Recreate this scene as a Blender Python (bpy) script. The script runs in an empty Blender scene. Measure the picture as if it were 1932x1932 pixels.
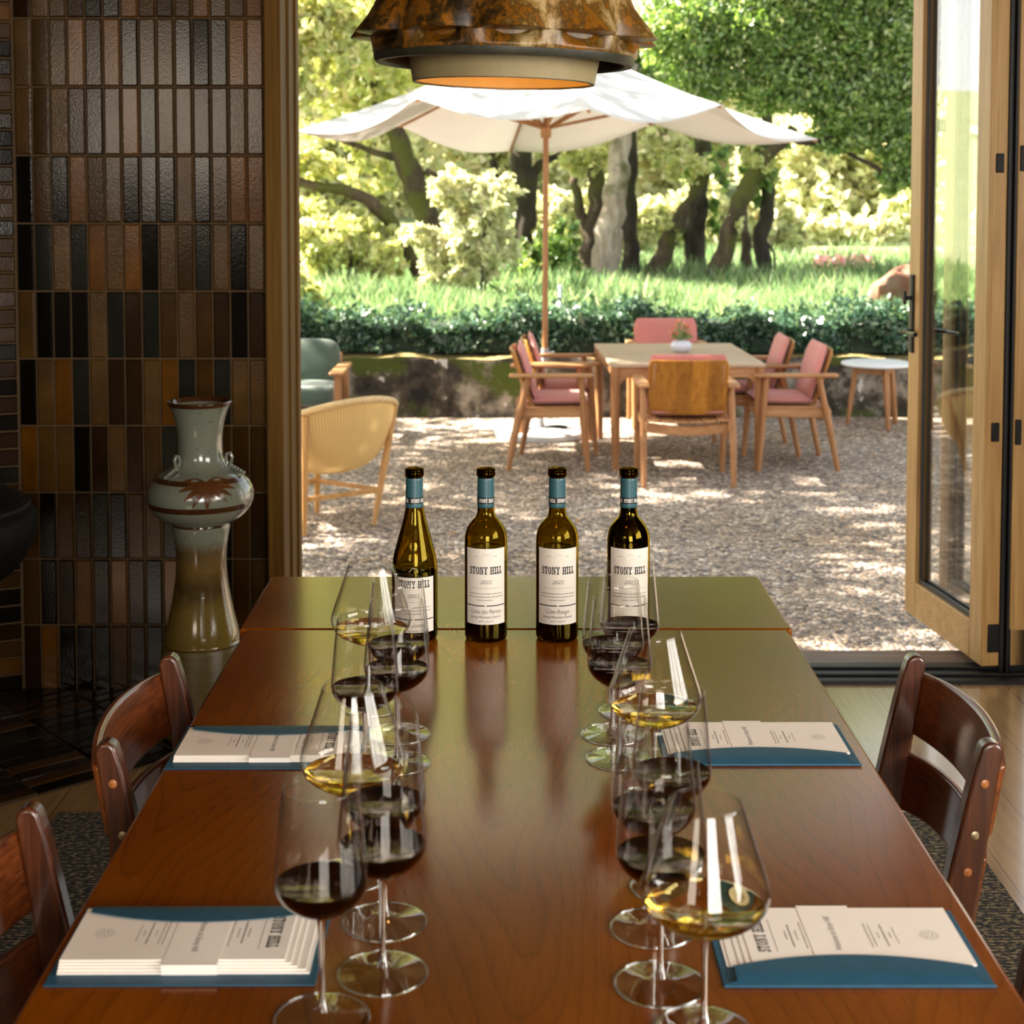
import bpy, math, random
import numpy as np
from mathutils import Vector, Matrix

SC = bpy.context.scene
COL = SC.collection
PI = math.pi
sin, cos, tan, rad = math.sin, math.cos, math.tan, math.radians
random.seed(7)

# ------------------------------------------------------------------ camera
EYE = Vector((0, 0, 1.536))
F, CX, AX = 2880.0, 957.0, 517.0            # focal length and optical axis in pixels of the 1932 frame
PITCH = rad(3.2)
cam_d = bpy.data.cameras.new('camera')
cam_d.sensor_width = 36
cam_d.lens = F / 1932 * 36
cam_d.shift_x = (966 - CX) / 1932
cam_d.shift_y = -(966 - AX) / 1932
cam_d.clip_end = 400
cam_d.dof.use_dof = True
cam_d.dof.focus_distance = 2.65
cam_d.dof.aperture_fstop = 8.5
cam = bpy.data.objects.new('camera', cam_d)
COL.objects.link(cam)
cam.location = EYE
cam.rotation_euler = (PI / 2 - PITCH, 0, 0)
SC.camera = cam

# ------------------------------------------------------------------ sky, sun, window and fill light, exposure
W = bpy.data.worlds.new('sky')
SC.world = W
W.use_nodes = True
wn = W.node_tree
bg = wn.nodes['Background']
sky = wn.nodes.new('ShaderNodeTexSky')
sky.sky_type = 'HOSEK_WILKIE'
TO_SUN = Vector((-0.70, 0.13, 0.70)).normalized()
sky.sun_direction = TO_SUN
sky.turbidity = 5.0
sky.ground_albedo = 0.4
hsv = wn.nodes.new('ShaderNodeHueSaturation')
hsv.inputs['Saturation'].default_value = 0.45
wn.links.new(sky.outputs[0], hsv.inputs['Color'])
warm = wn.nodes.new('ShaderNodeMixRGB')
warm.blend_type = 'MULTIPLY'
warm.inputs[0].default_value = 1.0
warm.inputs[2].default_value = (1.0, 0.94, 0.82, 1)
wn.links.new(hsv.outputs[0], warm.inputs[1])
wn.links.new(warm.outputs[0], bg.inputs['Color'])
bg.inputs['Strength'].default_value = 6.0

sun_d = bpy.data.lights.new('sun', 'SUN')
sun_d.energy = 19.0
sun_d.angle = rad(0.6)
sun_d.color = (1.0, 0.90, 0.76)
sun = bpy.data.objects.new('sun', sun_d)
COL.objects.link(sun)
sun.location = (-6, 8, 9)
sun.rotation_euler = (-TO_SUN).to_track_quat('-Z', 'Y').to_euler()

def day_and_fill_light(x, z, w, h, energy, color, side=None):
    d = bpy.data.lights.new('window_and_fill_light', 'AREA')
    d.shape = 'RECTANGLE'
    d.size, d.size_y, d.energy, d.color = w, h, energy, color
    o = bpy.data.objects.new('window_and_fill_light', d)
    COL.objects.link(o)
    o.location = (x, -3.22, z)
    o.rotation_euler = (PI / 2, 0, 0)      # shines along +y, in through the window
    if side is not None:                   # added fill at an invented right-wall window, shining along -x
        o.location = (3.12, side, z)
        o.rotation_euler = (PI / 2, 0, PI / 2)
    return o
day_and_fill_light(-2.6, 2.15, 1.6, 1.1, 27, (1.0, 0.80, 0.60))
day_and_fill_light(1.0, 1.75, 2.0, 1.9, 140, (1.0, 0.94, 0.86))
day_and_fill_light(0, 1.9, 2.6, 1.5, 88, (1.0, 0.93, 0.84), side=0.4)  # added side fill to brighten the cards and tabletop

SC.view_settings.view_transform = 'Standard'
SC.view_settings.look = 'None'
SC.view_settings.exposure = 1.2
SC.view_settings.gamma = 1.0
SC.view_settings.use_curve_mapping = False
cy = SC.cycles
cy.max_bounces = 14
cy.transmission_bounces = 14
cy.transparent_max_bounces = 40
cy.glossy_bounces = 5
cy.diffuse_bounces = 4
cy.sample_clamp_indirect = 6
cy.caustics_reflective = False
cy.caustics_refractive = False
cy.use_denoising = True

# ------------------------------------------------------------------ pixel -> world
def ray(px, py):
    u, v = (px - CX) / F, (py - AX) / F
    c, s = cos(PITCH), sin(PITCH)
    return Vector((u, c - v * s, -s - v * c))
def Pz(px, py, z):
    d = ray(px, py)
    return EYE + d * ((z - EYE.z) / d.z)
def Py(px, py, Y):
    d = ray(px, py)
    return EYE + d * (Y / d.y)

# ------------------------------------------------------------------ mesh builder
class MB:
    def __init__(s):
        s.v, s.f, s.m = [], [], []
    def add(s, vs, fs, mi=0):
        o = len(s.v)
        s.v += [tuple(p) for p in vs]
        s.f += [tuple(i + o for i in f) for f in fs]
        s.m += [mi] * len(fs)
        return s
    def box(s, c, d, M=None, mi=0):
        hx, hy, hz = d[0] / 2, d[1] / 2, d[2] / 2
        vs = [Vector((x * hx, y * hy, z * hz)) for z in (-1, 1) for y in (-1, 1) for x in (-1, 1)]
        if M is not None:
            vs = [M @ p for p in vs]
        vs = [p + Vector(c) for p in vs]
        return s.add(vs, [(0, 2, 3, 1), (4, 5, 7, 6), (0, 1, 5, 4), (2, 6, 7, 3), (0, 4, 6, 2), (1, 3, 7, 5)], mi)
    def box2(s, a, b, mi=0):
        return s.box([(a[i] + b[i]) / 2 for i in range(3)], [abs(b[i] - a[i]) for i in range(3)], None, mi)
    def bar(s, p0, p1, a0, b0, a1=None, b1=None, up=(0, 0, 1), mi=0):
        p0, p1 = Vector(p0), Vector(p1)
        a1 = a0 if a1 is None else a1
        b1 = b0 if b1 is None else b1
        t = (p1 - p0).normalized()
        side = t.cross(Vector(up))
        if side.length < 1e-4:
            side = t.cross(Vector((0, 1, 0)))
        side.normalize()
        w = side.cross(t).normalized()
        vs = []
        for p, a, b in ((p0, a0, b0), (p1, a1, b1)):
            for i, j in ((-1, -1), (1, -1), (1, 1), (-1, 1)):
                vs.append(p + side * (i * a / 2) + w * (j * b / 2))
        return s.add(vs, [(3, 2, 1, 0), (4, 5, 6, 7), (0, 1, 5, 4), (1, 2, 6, 5), (2, 3, 7, 6), (3, 0, 4, 7)], mi)
    def tube(s, pts, r, seg=10, caps=True, flat=1.0, up=None, closed=False, mi=0):
        pts = [Vector(p) for p in pts]
        n = len(pts)
        rr = r if isinstance(r, (list, tuple)) else [r] * n
        tang = []
        for i in range(n):
            a = pts[(i - 1) % n] if (closed or i > 0) else pts[i]
            b = pts[(i + 1) % n] if (closed or i < n - 1) else pts[i]
            tang.append((b - a).normalized())
        ref = Vector(up) if up is not None else (Vector((0, 0, 1)) if abs(tang[0].z) < 0.9 else Vector((0, 1, 0)))
        vs, fs = [], []
        nx = None
        for i in range(n):
            t = tang[i]
            if nx is None or up is not None:
                nx = (ref - t * ref.dot(t)).normalized()
            else:
                nx = (nx - t * nx.dot(t)).normalized()
            ny = t.cross(nx)
            for k in range(seg):
                a = 2 * PI * k / seg
                vs.append(pts[i] + nx * (cos(a) * rr[i] * flat) + ny * (sin(a) * rr[i]))
        last = n if closed else n - 1
        for i in range(last):
            j = (i + 1) % n
            for k in range(seg):
                q = (k + 1) % seg
                fs.append((i * seg + k, i * seg + q, j * seg + q, j * seg + k))
        if caps and not closed:
            fs.append(tuple(range(seg - 1, -1, -1)))
            fs.append(tuple((n - 1) * seg + k for k in range(seg)))
        return s.add(vs, fs, mi)
    def lathe(s, prof, seg=32, c=(0, 0, 0), cap0=False, cap1=False, closed=False, rf=None, mi=0):
        vs, fs = [], []
        n = len(prof)
        for i, (r, z) in enumerate(prof):
            for k in range(seg):
                a = 2 * PI * k / seg
                q = r if rf is None else rf(r, z, a, i)
                vs.append((c[0] + q * cos(a), c[1] + q * sin(a), c[2] + z))
        for i in range(n if closed else n - 1):
            j = (i + 1) % n
            for k in range(seg):
                q = (k + 1) % seg
                fs.append((i * seg + k, i * seg + q, j * seg + q, j * seg + k))
        if cap0:
            fs.append(tuple(range(seg - 1, -1, -1)))
        if cap1:
            fs.append(tuple((n - 1) * seg + k for k in range(seg)))
        return s.add(vs, fs, mi)
    def prism(s, poly, ext, mi=0):
        # poly: 3-D outline, ext: extrusion vector
        e = Vector(ext)
        n = len(poly)
        vs = [Vector(p) for p in poly] + [Vector(p) + e for p in poly]
        fs = [tuple(range(n - 1, -1, -1)), tuple(range(n, 2 * n))]
        fs += [(i, (i + 1) % n, n + (i + 1) % n, n + i) for i in range(n)]
        return s.add(vs, fs, mi)
    def sheet(s, fn, nu, nv, th=0.0, mi=0):
        # fn(u, v) -> (point, normal); a closed slab of thickness th, or an open sheet when th == 0
        P = [[fn(i / nu, j / nv) for j in range(nv + 1)] for i in range(nu + 1)]
        w = nv + 1
        top = [Vector(P[i][j][0]) + Vector(P[i][j][1]) * (th / 2) for i in range(nu + 1) for j in range(w)]
        quads = [(i * w + j, (i + 1) * w + j, (i + 1) * w + j + 1, i * w + j + 1) for i in range(nu) for j in range(nv)]
        if th == 0:
            return s.add(top, quads, mi)
        bot = [Vector(P[i][j][0]) - Vector(P[i][j][1]) * (th / 2) for i in range(nu + 1) for j in range(w)]
        N = len(top)
        fs = quads + [tuple(N + k for k in reversed(q)) for q in quads]
        for i in range(nu):
            a, b = i * w, (i + 1) * w
            fs.append((a, N + a, N + b, b))
            a, b = i * w + nv, (i + 1) * w + nv
            fs.append((a, b, N + b, N + a))
        for j in range(nv):
            a, b = j, j + 1
            fs.append((a, b, N + b, N + a))
            a, b = nu * w + j, nu * w + j + 1
            fs.append((a, N + a, N + b, b))
        return s.add(top + bot, fs, mi)
    def build(s, name, mat, parent=None, angle=35, bevel=0, seg=2, loc=None, rz=None):
        me = bpy.data.meshes.new(name)
        me.from_pydata(s.v, [], s.f)
        mats = mat if isinstance(mat, (list, tuple)) else [mat]
        for m in mats:
            me.materials.append(m)
        if len(mats) > 1:
            me.polygons.foreach_set('material_index', s.m)
        me.validate()
        me.update()
        me.shade_smooth()
        if angle < 180:
            me.set_sharp_from_angle(angle=rad(angle))
        o = bpy.data.objects.new(name, me)
        COL.objects.link(o)
        if parent is not None:
            o.parent = parent
        if loc is not None:
            o.location = loc
        if rz is not None:
            o.rotation_euler = (0, 0, rz)
        if bevel:
            b = o.modifiers.new('edge', 'BEVEL')
            b.width, b.segments, b.limit_method, b.angle_limit = bevel, seg, 'ANGLE', rad(40)
        return o

def smooth_curve(pts, n=6, closed=False):
    # Catmull-Rom through the points
    P = [np.array(p, float) for p in pts]
    N = len(P)
    out = []
    for i in range(N if closed else N - 1):
        a = P[(i - 1) % N] if (closed or i > 0) else 2 * P[0] - P[1]
        b, c = P[i], P[(i + 1) % N]
        d = P[(i + 2) % N] if (closed or i < N - 2) else 2 * P[-1] - P[-2]
        for k in range(n):
            t = k / n
            out.append(tuple(0.5 * (2 * b + (c - a) * t + (2 * a - 5 * b + 4 * c - d) * t * t + (3 * b - a - 3 * c + d) * t ** 3)))
    if not closed:
        out.append(tuple(P[-1]))
    return out

def tag(o, label, cat, group=None, kind=None):
    o['label'], o['category'] = label, cat
    if group: o['group'] = group
    if kind: o['kind'] = kind
    return o
def thing(name, label, cat, loc=(0, 0, 0), rz=0, group=None):
    o = bpy.data.objects.new(name, None)
    o.empty_display_size = 0.05
    COL.objects.link(o)
    o.location = loc
    o.rotation_euler = (0, 0, rz)
    return tag(o, label, cat, group)
def struct(o):
    o['kind'] = 'structure'
    return o
def dup(root, loc, rz=None, label=None, name=None):
    def cp(o, par):
        c = o.copy()
        COL.objects.link(c)
        if par is not None:
            c.parent = par
        for ch in list(KIDS.get(o.name, [])):
            cp(ch, c)
        return c
    KIDS = {}
    def walk(o):
        KIDS[o.name] = list(o.children)
        for ch in o.children: walk(ch)
    walk(root)
    r = cp(root, None)
    r.location = loc
    if rz is not None: r.rotation_euler = (0, 0, rz)
    if label: r['label'] = label
    return r

# ------------------------------------------------------------------ materials
def nd(nt, t, ins=None, **props):
    n = nt.nodes.new(t)
    for k, v in props.items():
        setattr(n, k, v)
    for k, v in (ins or {}).items():
        s = n.inputs[k]
        if isinstance(v, bpy.types.NodeSocket):
            nt.links.new(v, s)
        else:
            s.default_value = v
    return n
def ramp(nt, fac, stops):
    r = nt.nodes.new('ShaderNodeValToRGB')
    e = r.color_ramp.elements
    while len(e) < len(stops):
        e.new(0.5)
    for i, (p, c) in enumerate(stops):
        e[i].position = p
        e[i].color = tuple(c) + (1,) if len(c) == 3 else c
    nt.links.new(fac, r.inputs[0])
    return r.outputs[0]
def new_mat(name):
    m = bpy.data.materials.new(name)
    m.use_nodes = True
    return m, m.node_tree, m.node_tree.nodes['Principled BSDF']
def srgb(r, g, b):
    f = lambda c: (c / 255 / 12.92) if c / 255 <= 0.04045 else ((c / 255 + 0.055) / 1.055) ** 2.4
    return (f(r), f(g), f(b))
def L(nt, a, b): nt.links.new(a, b)
def coords(nt, scale=(1, 1, 1), rot=(0, 0, 0), src='Object'):
    tc = nt.nodes.new('ShaderNodeTexCoord')
    return nd(nt, 'ShaderNodeMapping', {'Vector': tc.outputs[src], 'Scale': scale, 'Rotation': rot}).outputs[0]
def bump(nt, b, h, strength, dist=0.01):
    n = nd(nt, 'ShaderNodeBump', {'Height': h, 'Strength': strength, 'Distance': dist})
    L(nt, n.outputs[0], b.inputs['Normal'])
def plain(name, c1, c2=None, scale=30, rough=0.5, bmp=0.0, bscale=None, metal=0, coat=0, sheen=0, stretch=(1, 1, 1), spec=0.5):
    m, nt, b = new_mat(name)
    c2 = c2 or tuple(x * 0.8 for x in c1)
    v = coords(nt, stretch)
    n = nd(nt, 'ShaderNodeTexNoise', {'Vector': v, 'Scale': scale, 'Detail': 4.0})
    L(nt, ramp(nt, n.outputs[0], [(0.3, c1), (0.7, c2)]), b.inputs['Base Color'])
    b.inputs['Roughness'].default_value = rough
    b.inputs['Metallic'].default_value = metal
    b.inputs['Coat Weight'].default_value = coat
    b.inputs['Coat Roughness'].default_value = 0.08
    b.inputs['Sheen Weight'].default_value = sheen
    b.inputs['Specular IOR Level'].default_value = spec
    if bmp:
        n2 = nd(nt, 'ShaderNodeTexNoise', {'Vector': v, 'Scale': bscale or scale * 4, 'Detail': 3.0})
        bump(nt, b, n2.outputs[0], bmp, 0.004)
    return m
def wood(name, dark, mid, light, axis='z', scale=1.0, rough=0.4, coat=0.0, bmp=0.08):
    m, nt, b = new_mat(name)
    st = {'x': (1.2, 14, 14), 'y': (14, 1.2, 14), 'z': (14, 14, 1.2)}[axis]
    v = coords(nt, tuple(q * scale for q in st))
    n = nd(nt, 'ShaderNodeTexNoise', {'Vector': v, 'Scale': 1.6, 'Detail': 6.0, 'Roughness': 0.6, 'Distortion': 0.6})
    st2 = {'x': (3, 130, 130), 'y': (130, 3, 130), 'z': (130, 130, 3)}[axis]
    v2 = coords(nt, tuple(q * scale for q in st2))
    n2 = nd(nt, 'ShaderNodeTexNoise', {'Vector': v2, 'Scale': 1.0, 'Detail': 3.0})
    mx = nd(nt, 'ShaderNodeMath', {0: n.outputs[0], 1: n2.outputs[0]}, operation='ADD')
    c = ramp(nt, nd(nt, 'ShaderNodeMath', {0: mx.outputs[0], 1: 0.5}, operation='MULTIPLY').outputs[0],
             [(0.36, dark), (0.5, mid), (0.64, light)])
    L(nt, c, b.inputs['Base Color'])
    b.inputs['Roughness'].default_value = rough
    b.inputs['Coat Weight'].default_value = coat
    b.inputs['Coat Roughness'].default_value = 0.12
    bump(nt, b, n2.outputs[0], bmp, 0.002)
    return m
def glass_mat(name, color, rough=0.0, ior=1.5, absorb=None, density=0):
    m, nt, b = new_mat(name)
    g = nd(nt, 'ShaderNodeBsdfGlass', {'Color': tuple(color) + (1,), 'Roughness': rough, 'IOR': ior})
    out = nt.nodes['Material Output']
    L(nt, g.outputs[0], out.inputs['Surface'])
    if absorb:
        a = nd(nt, 'ShaderNodeVolumeAbsorption', {'Color': tuple(absorb) + (1,), 'Density': density})
        L(nt, a.outputs[0], out.inputs['Volume'])
    nt.nodes.remove(b)
    return m
def thin_glass(name, tint=(0.985, 0.985, 0.98), ior=1.45, edge=0.35, base=0.0, refl=1.0):
    # a thin clear wall: straight-through view plus mirror reflection that grows towards grazing angles
    m, nt, b = new_mat(name)
    lw = nd(nt, 'ShaderNodeLayerWeight', {'Blend': 0.5})
    tr = nd(nt, 'ShaderNodeBsdfTransparent', {'Color': tuple(tint) + (1,)})
    dk = nd(nt, 'ShaderNodeBsdfTransparent', {'Color': tuple(t * (1 - edge) for t in tint) + (1,)})
    pw = nd(nt, 'ShaderNodeMath', {0: lw.outputs['Facing'], 1: 5.0}, operation='POWER')
    mt = nd(nt, 'ShaderNodeMixShader', {0: pw.outputs[0], 1: tr.outputs[0], 2: dk.outputs[0]})
    gl = nd(nt, 'ShaderNodeBsdfGlossy', {'Color': (1, 1, 1, 1), 'Roughness': 0.0})
    r0 = ((ior - 1) / (ior + 1)) ** 2
    sk = nd(nt, 'ShaderNodeMath', {0: pw.outputs[0], 1: (1 - r0) * refl}, operation='MULTIPLY')
    fb = nd(nt, 'ShaderNodeMath', {0: sk.outputs[0], 1: r0 + base}, operation='ADD')
    ms = nd(nt, 'ShaderNodeMixShader', {0: fb.outputs[0], 1: mt.outputs[0], 2: gl.outputs[0]})
    L(nt, ms.outputs[0], nt.nodes['Material Output'].inputs['Surface'])
    nt.nodes.remove(b)
    return m

def table_wood():
    # reddish veneer with cathedral grain in broad leaves that run the length of the table
    m, nt, b = new_mat('table_veneer')
    tc = nt.nodes.new('ShaderNodeTexCoord')
    sep = nd(nt, 'ShaderNodeSeparateXYZ', {0: tc.outputs['Object']})
    M = lambda op, a, c=0.0: nd(nt, 'ShaderNodeMath', {0: a, 1: c}, operation=op).outputs[0]
    wob = nd(nt, 'ShaderNodeTexNoise', {'Vector': coords(nt, (2.6, 0.9, 1)), 'Scale': 1.6, 'Detail': 2.5, 'Roughness': 0.5})
    fine = nd(nt, 'ShaderNodeTexNoise', {'Vector': coords(nt, (40, 14, 1)), 'Scale': 1.0, 'Detail': 4.0})
    w = M('MULTIPLY', M('SUBTRACT', wob.outputs[0], 0.5), 0.22)
    u = M('ADD', sep.outputs[0], w)
    cell = M('DIVIDE', M('ADD', u, 0.24), 0.40)          # leaves 0.40 wide
    fr = M('SUBTRACT', M('FRACT', cell), 0.5)
    idn = M('FLOOR', cell)
    par = M('SQRT', M('ADD', M('MULTIPLY', M('MULTIPLY', fr, fr), 3.2), 0.012))
    ln = M('ADD', M('MULTIPLY', par, 0.42), M('MULTIPLY', sep.outputs[1], -0.30))
    ln = M('ADD', ln, M('MULTIPLY', idn, 0.37))
    ln = M('ADD', ln, M('MULTIPLY', M('SUBTRACT', fine.outputs[0], 0.5), 0.010))
    ln = M('ADD', ln, M('MULTIPLY', M('SUBTRACT', wob.outputs[0], 0.5), 0.10))
    saw = M('FRACT', M('MULTIPLY', ln, 25.0))
    pore = nd(nt, 'ShaderNodeTexNoise', {'Vector': coords(nt, (420, 26, 1)), 'Scale': 1.0, 'Detail': 2.0})
    big = nd(nt, 'ShaderNodeTexNoise', {'Vector': coords(nt, (3, 1.4, 1)), 'Scale': 1.5, 'Detail': 3.0})
    base = ramp(nt, big.outputs[0], [(0.3, (0.13, 0.029, 0.0015)), (0.55, (0.185, 0.046, 0.002)), (0.75, (0.25, 0.072, 0.0035))])
    line = ramp(nt, saw, [(0.0, (0.18, 0.16, 0.15)), (0.035, (0.45, 0.4, 0.38)), (0.13, (1, 1, 1)), (0.7, (0.92, 0.9, 0.88)), (1.0, (0.62, 0.56, 0.52))])
    pr = ramp(nt, pore.outputs[0], [(0.36, (0.55, 0.5, 0.48)), (0.5, (1, 1, 1))])
    m1 = nd(nt, 'ShaderNodeMixRGB', {0: 0.38, 1: base, 2: line}, blend_type='MULTIPLY')
    m2 = nd(nt, 'ShaderNodeMixRGB', {0: 0.3, 1: m1.outputs[0], 2: pr}, blend_type='MULTIPLY')
    L(nt, m2.outputs[0], b.inputs['Base Color'])
    b.inputs['Roughness'].default_value = 0.17
    b.inputs['Specular IOR Level'].default_value = 0.5
    b.inputs['Specular Tint'].default_value = (1.0, 0.74, 0.36, 1)  # amber put into the reflections to stand for bright yellow foliage
    b.inputs['Coat IOR'].default_value = 1.5
    bump(nt, b, pore.outputs[0], 0.012, 0.0004)
    return m

def floor_wood():
    m, nt, b = new_mat('oak_floor_boards')
    v = coords(nt, (1, 1, 1), (0, 0, PI / 2))
    br = nd(nt, 'ShaderNodeTexBrick', {'Vector': v, 'Color1': (0.0, 0, 0, 1), 'Color2': (1, 1, 1, 1), 'Mortar': (0.5, 0.5, 0.5, 1), 'Scale': 1.0,
                                       'Mortar Size': 0.0012, 'Brick Width': 2.1, 'Row Height': 0.14, 'Bias': 0.0}, offset=0.37)
    n = nd(nt, 'ShaderNodeTexNoise', {'Vector': coords(nt, (22, 1.6, 1)), 'Scale': 2.0, 'Detail': 6.0, 'Distortion': 0.4})
    mix = nd(nt, 'ShaderNodeMath', {0: nd(nt, 'ShaderNodeMath', {0: br.outputs[0], 1: 0.3}, operation='MULTIPLY').outputs[0], 1: n.outputs[0]}, operation='ADD')
    c = ramp(nt, mix.outputs[0], [(0.3, (0.22, 0.125, 0.045)), (0.6, (0.36, 0.215, 0.085)), (0.95, (0.47, 0.30, 0.13))])
    seam = nd(nt, 'ShaderNodeMixRGB', {0: br.outputs['Fac'], 1: c, 2: (0.08, 0.045, 0.02, 1)})
    L(nt, seam.outputs[0], b.inputs['Base Color'])
    b.inputs['Roughness'].default_value = 0.27
    b.inputs['Coat Weight'].default_value = 1.0
    b.inputs['Coat Roughness'].default_value = 0.12
    b.inputs['Coat IOR'].default_value = 1.6
    bump(nt, b, n.outputs[0], 0.04, 0.002)
    return m

def gravel_mat():
    m, nt, b = new_mat('pea_gravel')
    v = coords(nt)
    n0 = nd(nt, 'ShaderNodeTexNoise', {'Vector': v, 'Scale': 22.0, 'Detail': 2.0})
    vv = nd(nt, 'ShaderNodeMixRGB', {0: 0.012, 1: v, 2: n0.outputs['Color']})
    vo = nd(nt, 'ShaderNodeTexVoronoi', {'Vector': vv.outputs[0], 'Scale': 48.0, 'Randomness': 1.0})
    ve = nd(nt, 'ShaderNodeTexVoronoi', {'Vector': vv.outputs[0], 'Scale': 48.0}, feature='DISTANCE_TO_EDGE')
    sep = nd(nt, 'ShaderNodeSeparateColor', {0: vo.outputs['Color']})
    c = ramp(nt, sep.outputs[0], [(0.0, (0.06, 0.052, 0.048)), (0.18, (0.20, 0.185, 0.185)), (0.42, (0.37, 0.30, 0.24)),
                                  (0.62, (0.46, 0.44, 0.44)), (0.80, (0.52, 0.41, 0.29)), (1.0, (0.92, 0.88, 0.84))])
    big = nd(nt, 'ShaderNodeTexNoise', {'Vector': v, 'Scale': 1.1, 'Detail': 5.0})
    t = ramp(nt, big.outputs[0], [(0.35, (0.88, 0.74, 0.60)), (0.6, (1.05, 0.96, 0.88))])
    m1 = nd(nt, 'ShaderNodeMixRGB', {0: 1.0, 1: c, 2: t}, blend_type='MULTIPLY')
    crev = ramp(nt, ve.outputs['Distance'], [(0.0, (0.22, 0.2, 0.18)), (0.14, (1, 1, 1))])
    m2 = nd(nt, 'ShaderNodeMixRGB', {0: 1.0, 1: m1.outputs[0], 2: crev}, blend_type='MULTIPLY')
    L(nt, m2.outputs[0], b.inputs['Base Color'])
    b.inputs['Roughness'].default_value = 0.8
    h = nd(nt, 'ShaderNodeMath', {0: vo.outputs['Distance'], 1: -1.0}, operation='MULTIPLY')
    bump(nt, b, h.outputs[0], 0.9, 0.02)
    return m

def leaf_mat(name, stops, trans=0.45, rough=0.45, glow=(1.2, 1.12, 0.65)):
    m, nt, b = new_mat(name)
    g = nt.nodes.new('ShaderNodeNewGeometry')
    c = ramp(nt, g.outputs['Random Per Island'], stops)
    df = nd(nt, 'ShaderNodeBsdfDiffuse', {'Color': c})
    yl = nd(nt, 'ShaderNodeMixRGB', {0: 1.0, 1: c, 2: tuple(glow) + (1,)}, blend_type='MULTIPLY')
    tl = nd(nt, 'ShaderNodeBsdfTranslucent', {'Color': yl.outputs[0]})
    mx = nd(nt, 'ShaderNodeMixShader', {0: trans, 1: df.outputs[0], 2: tl.outputs[0]})
    gl = nd(nt, 'ShaderNodeBsdfGlossy', {'Color': (1, 1, 1, 1), 'Roughness': rough})
    ms = nd(nt, 'ShaderNodeMixShader', {0: 0.05, 1: mx.outputs[0], 2: gl.outputs[0]})
    L(nt, ms.outputs[0], nt.nodes['Material Output'].inputs['Surface'])
    nt.nodes.remove(b)
    return m

def bark_mat(name, c1, c2, moss, amount):
    m, nt, b = new_mat(name)
    v = coords(nt, (3, 3, 0.9))
    n = nd(nt, 'ShaderNodeTexNoise', {'Vector': v, 'Scale': 2.6, 'Detail': 8.0, 'Roughness': 0.72})
    n2 = nd(nt, 'ShaderNodeTexNoise', {'Vector': coords(nt), 'Scale': 1.7, 'Detail': 5.0})
    c = ramp(nt, n.outputs[0], [(0.35, c1), (0.65, c2)])
    f = ramp(nt, n2.outputs[0], [(0.62 - amount * 0.3, (0, 0, 0)), (0.72 - amount * 0.3, (1, 1, 1))])
    mx = nd(nt, 'ShaderNodeMixRGB', {0: f, 1: c, 2: tuple(moss) + (1,)})
    L(nt, mx.outputs[0], b.inputs['Base Color'])
    b.inputs['Roughness'].default_value = 0.9
    bump(nt, b, n.outputs[0], 1.0, 0.09)
    return m

TABLE = table_wood()
OAK = wood('oak_joinery', (0.30, 0.165, 0.05), (0.42, 0.25, 0.085), (0.50, 0.31, 0.12), 'z', 1.0, 0.42)
OAK_DARK = wood('dark_oak_jamb', (0.07, 0.031, 0.002), (0.10, 0.047, 0.0035), (0.13, 0.064, 0.006), 'z', 1.0, 0.6)
OAK_DARK.node_tree.nodes['Principled BSDF'].inputs['Specular IOR Level'].default_value = 0.15
OAK_X = wood('oak_rail', (0.30, 0.165, 0.05), (0.42, 0.25, 0.085), (0.50, 0.31, 0.12), 'y', 1.0, 0.42)
ROSE = wood('rosewood', (0.02, 0.005, 0.0015), (0.055, 0.013, 0.0035), (0.10, 0.026, 0.006), 'z', 1.6, 0.35, 0.5)
ROSE_Y = wood('rosewood_slat', (0.05, 0.011, 0.002), (0.13, 0.03, 0.005), (0.20, 0.052, 0.008), 'y', 1.6, 0.35, 0.5)
TEAK = wood('teak', (0.24, 0.095, 0.028), (0.34, 0.15, 0.05), (0.43, 0.21, 0.085), 'z', 1.3, 0.55)
TEAK_X = wood('teak_rail', (0.27, 0.115, 0.038), (0.39, 0.185, 0.07), (0.50, 0.27, 0.125), 'x', 1.3, 0.55)
TEAK_TOP = wood('weathered_teak', (0.36, 0.25, 0.15), (0.46, 0.34, 0.23), (0.55, 0.42, 0.30), 'x', 1.0, 0.6)
TEAK_OIL = wood('oiled_teak_back', (0.30, 0.11, 0.012), (0.44, 0.18, 0.02), (0.55, 0.25, 0.035), 'z', 1.2, 0.35)
nt_ = TEAK_OIL.node_tree
sx_ = nd(nt_, 'ShaderNodeSeparateXYZ', {0: coords(nt_)})
st_ = nd(nt_, 'ShaderNodeMath', {0: nd(nt_, 'ShaderNodeMath', {0: sx_.outputs[1], 1: 9.5}, operation='MULTIPLY').outputs[0], 1: 20.2}, operation='ADD')
wn_ = nd(nt_, 'ShaderNodeTexWhiteNoise', {'W': nd(nt_, 'ShaderNodeMath', {0: st_.outputs[0]}, operation='FLOOR').outputs[0]}, noise_dimensions='1D')
b_ = nt_.nodes['Principled BSDF']
pc_ = b_.inputs['Base Color'].links[0].from_socket
ml_ = nd(nt_, 'ShaderNodeMixRGB', {0: 1.0, 1: pc_, 2: ramp(nt_, wn_.outputs[0], [(0.0, (0.62, 0.58, 0.5)), (1.0, (0.95, 0.95, 0.9))])}, blend_type='MULTIPLY')
L(nt_, ml_.outputs[0], b_.inputs['Base Color'])
BLACK = plain('black_metal', (0.004, 0.004, 0.0042), (0.007, 0.007, 0.0072), 40, 0.45, 0.03, spec=0.25)
BLACK_GLOSS = plain('black_lever', (0.01, 0.01, 0.01), (0.016, 0.016, 0.016), 40, 0.22)
GASKET = plain('dark_gasket', (0.010, 0.0095, 0.009), (0.016, 0.015, 0.014), 60, 0.5)
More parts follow.
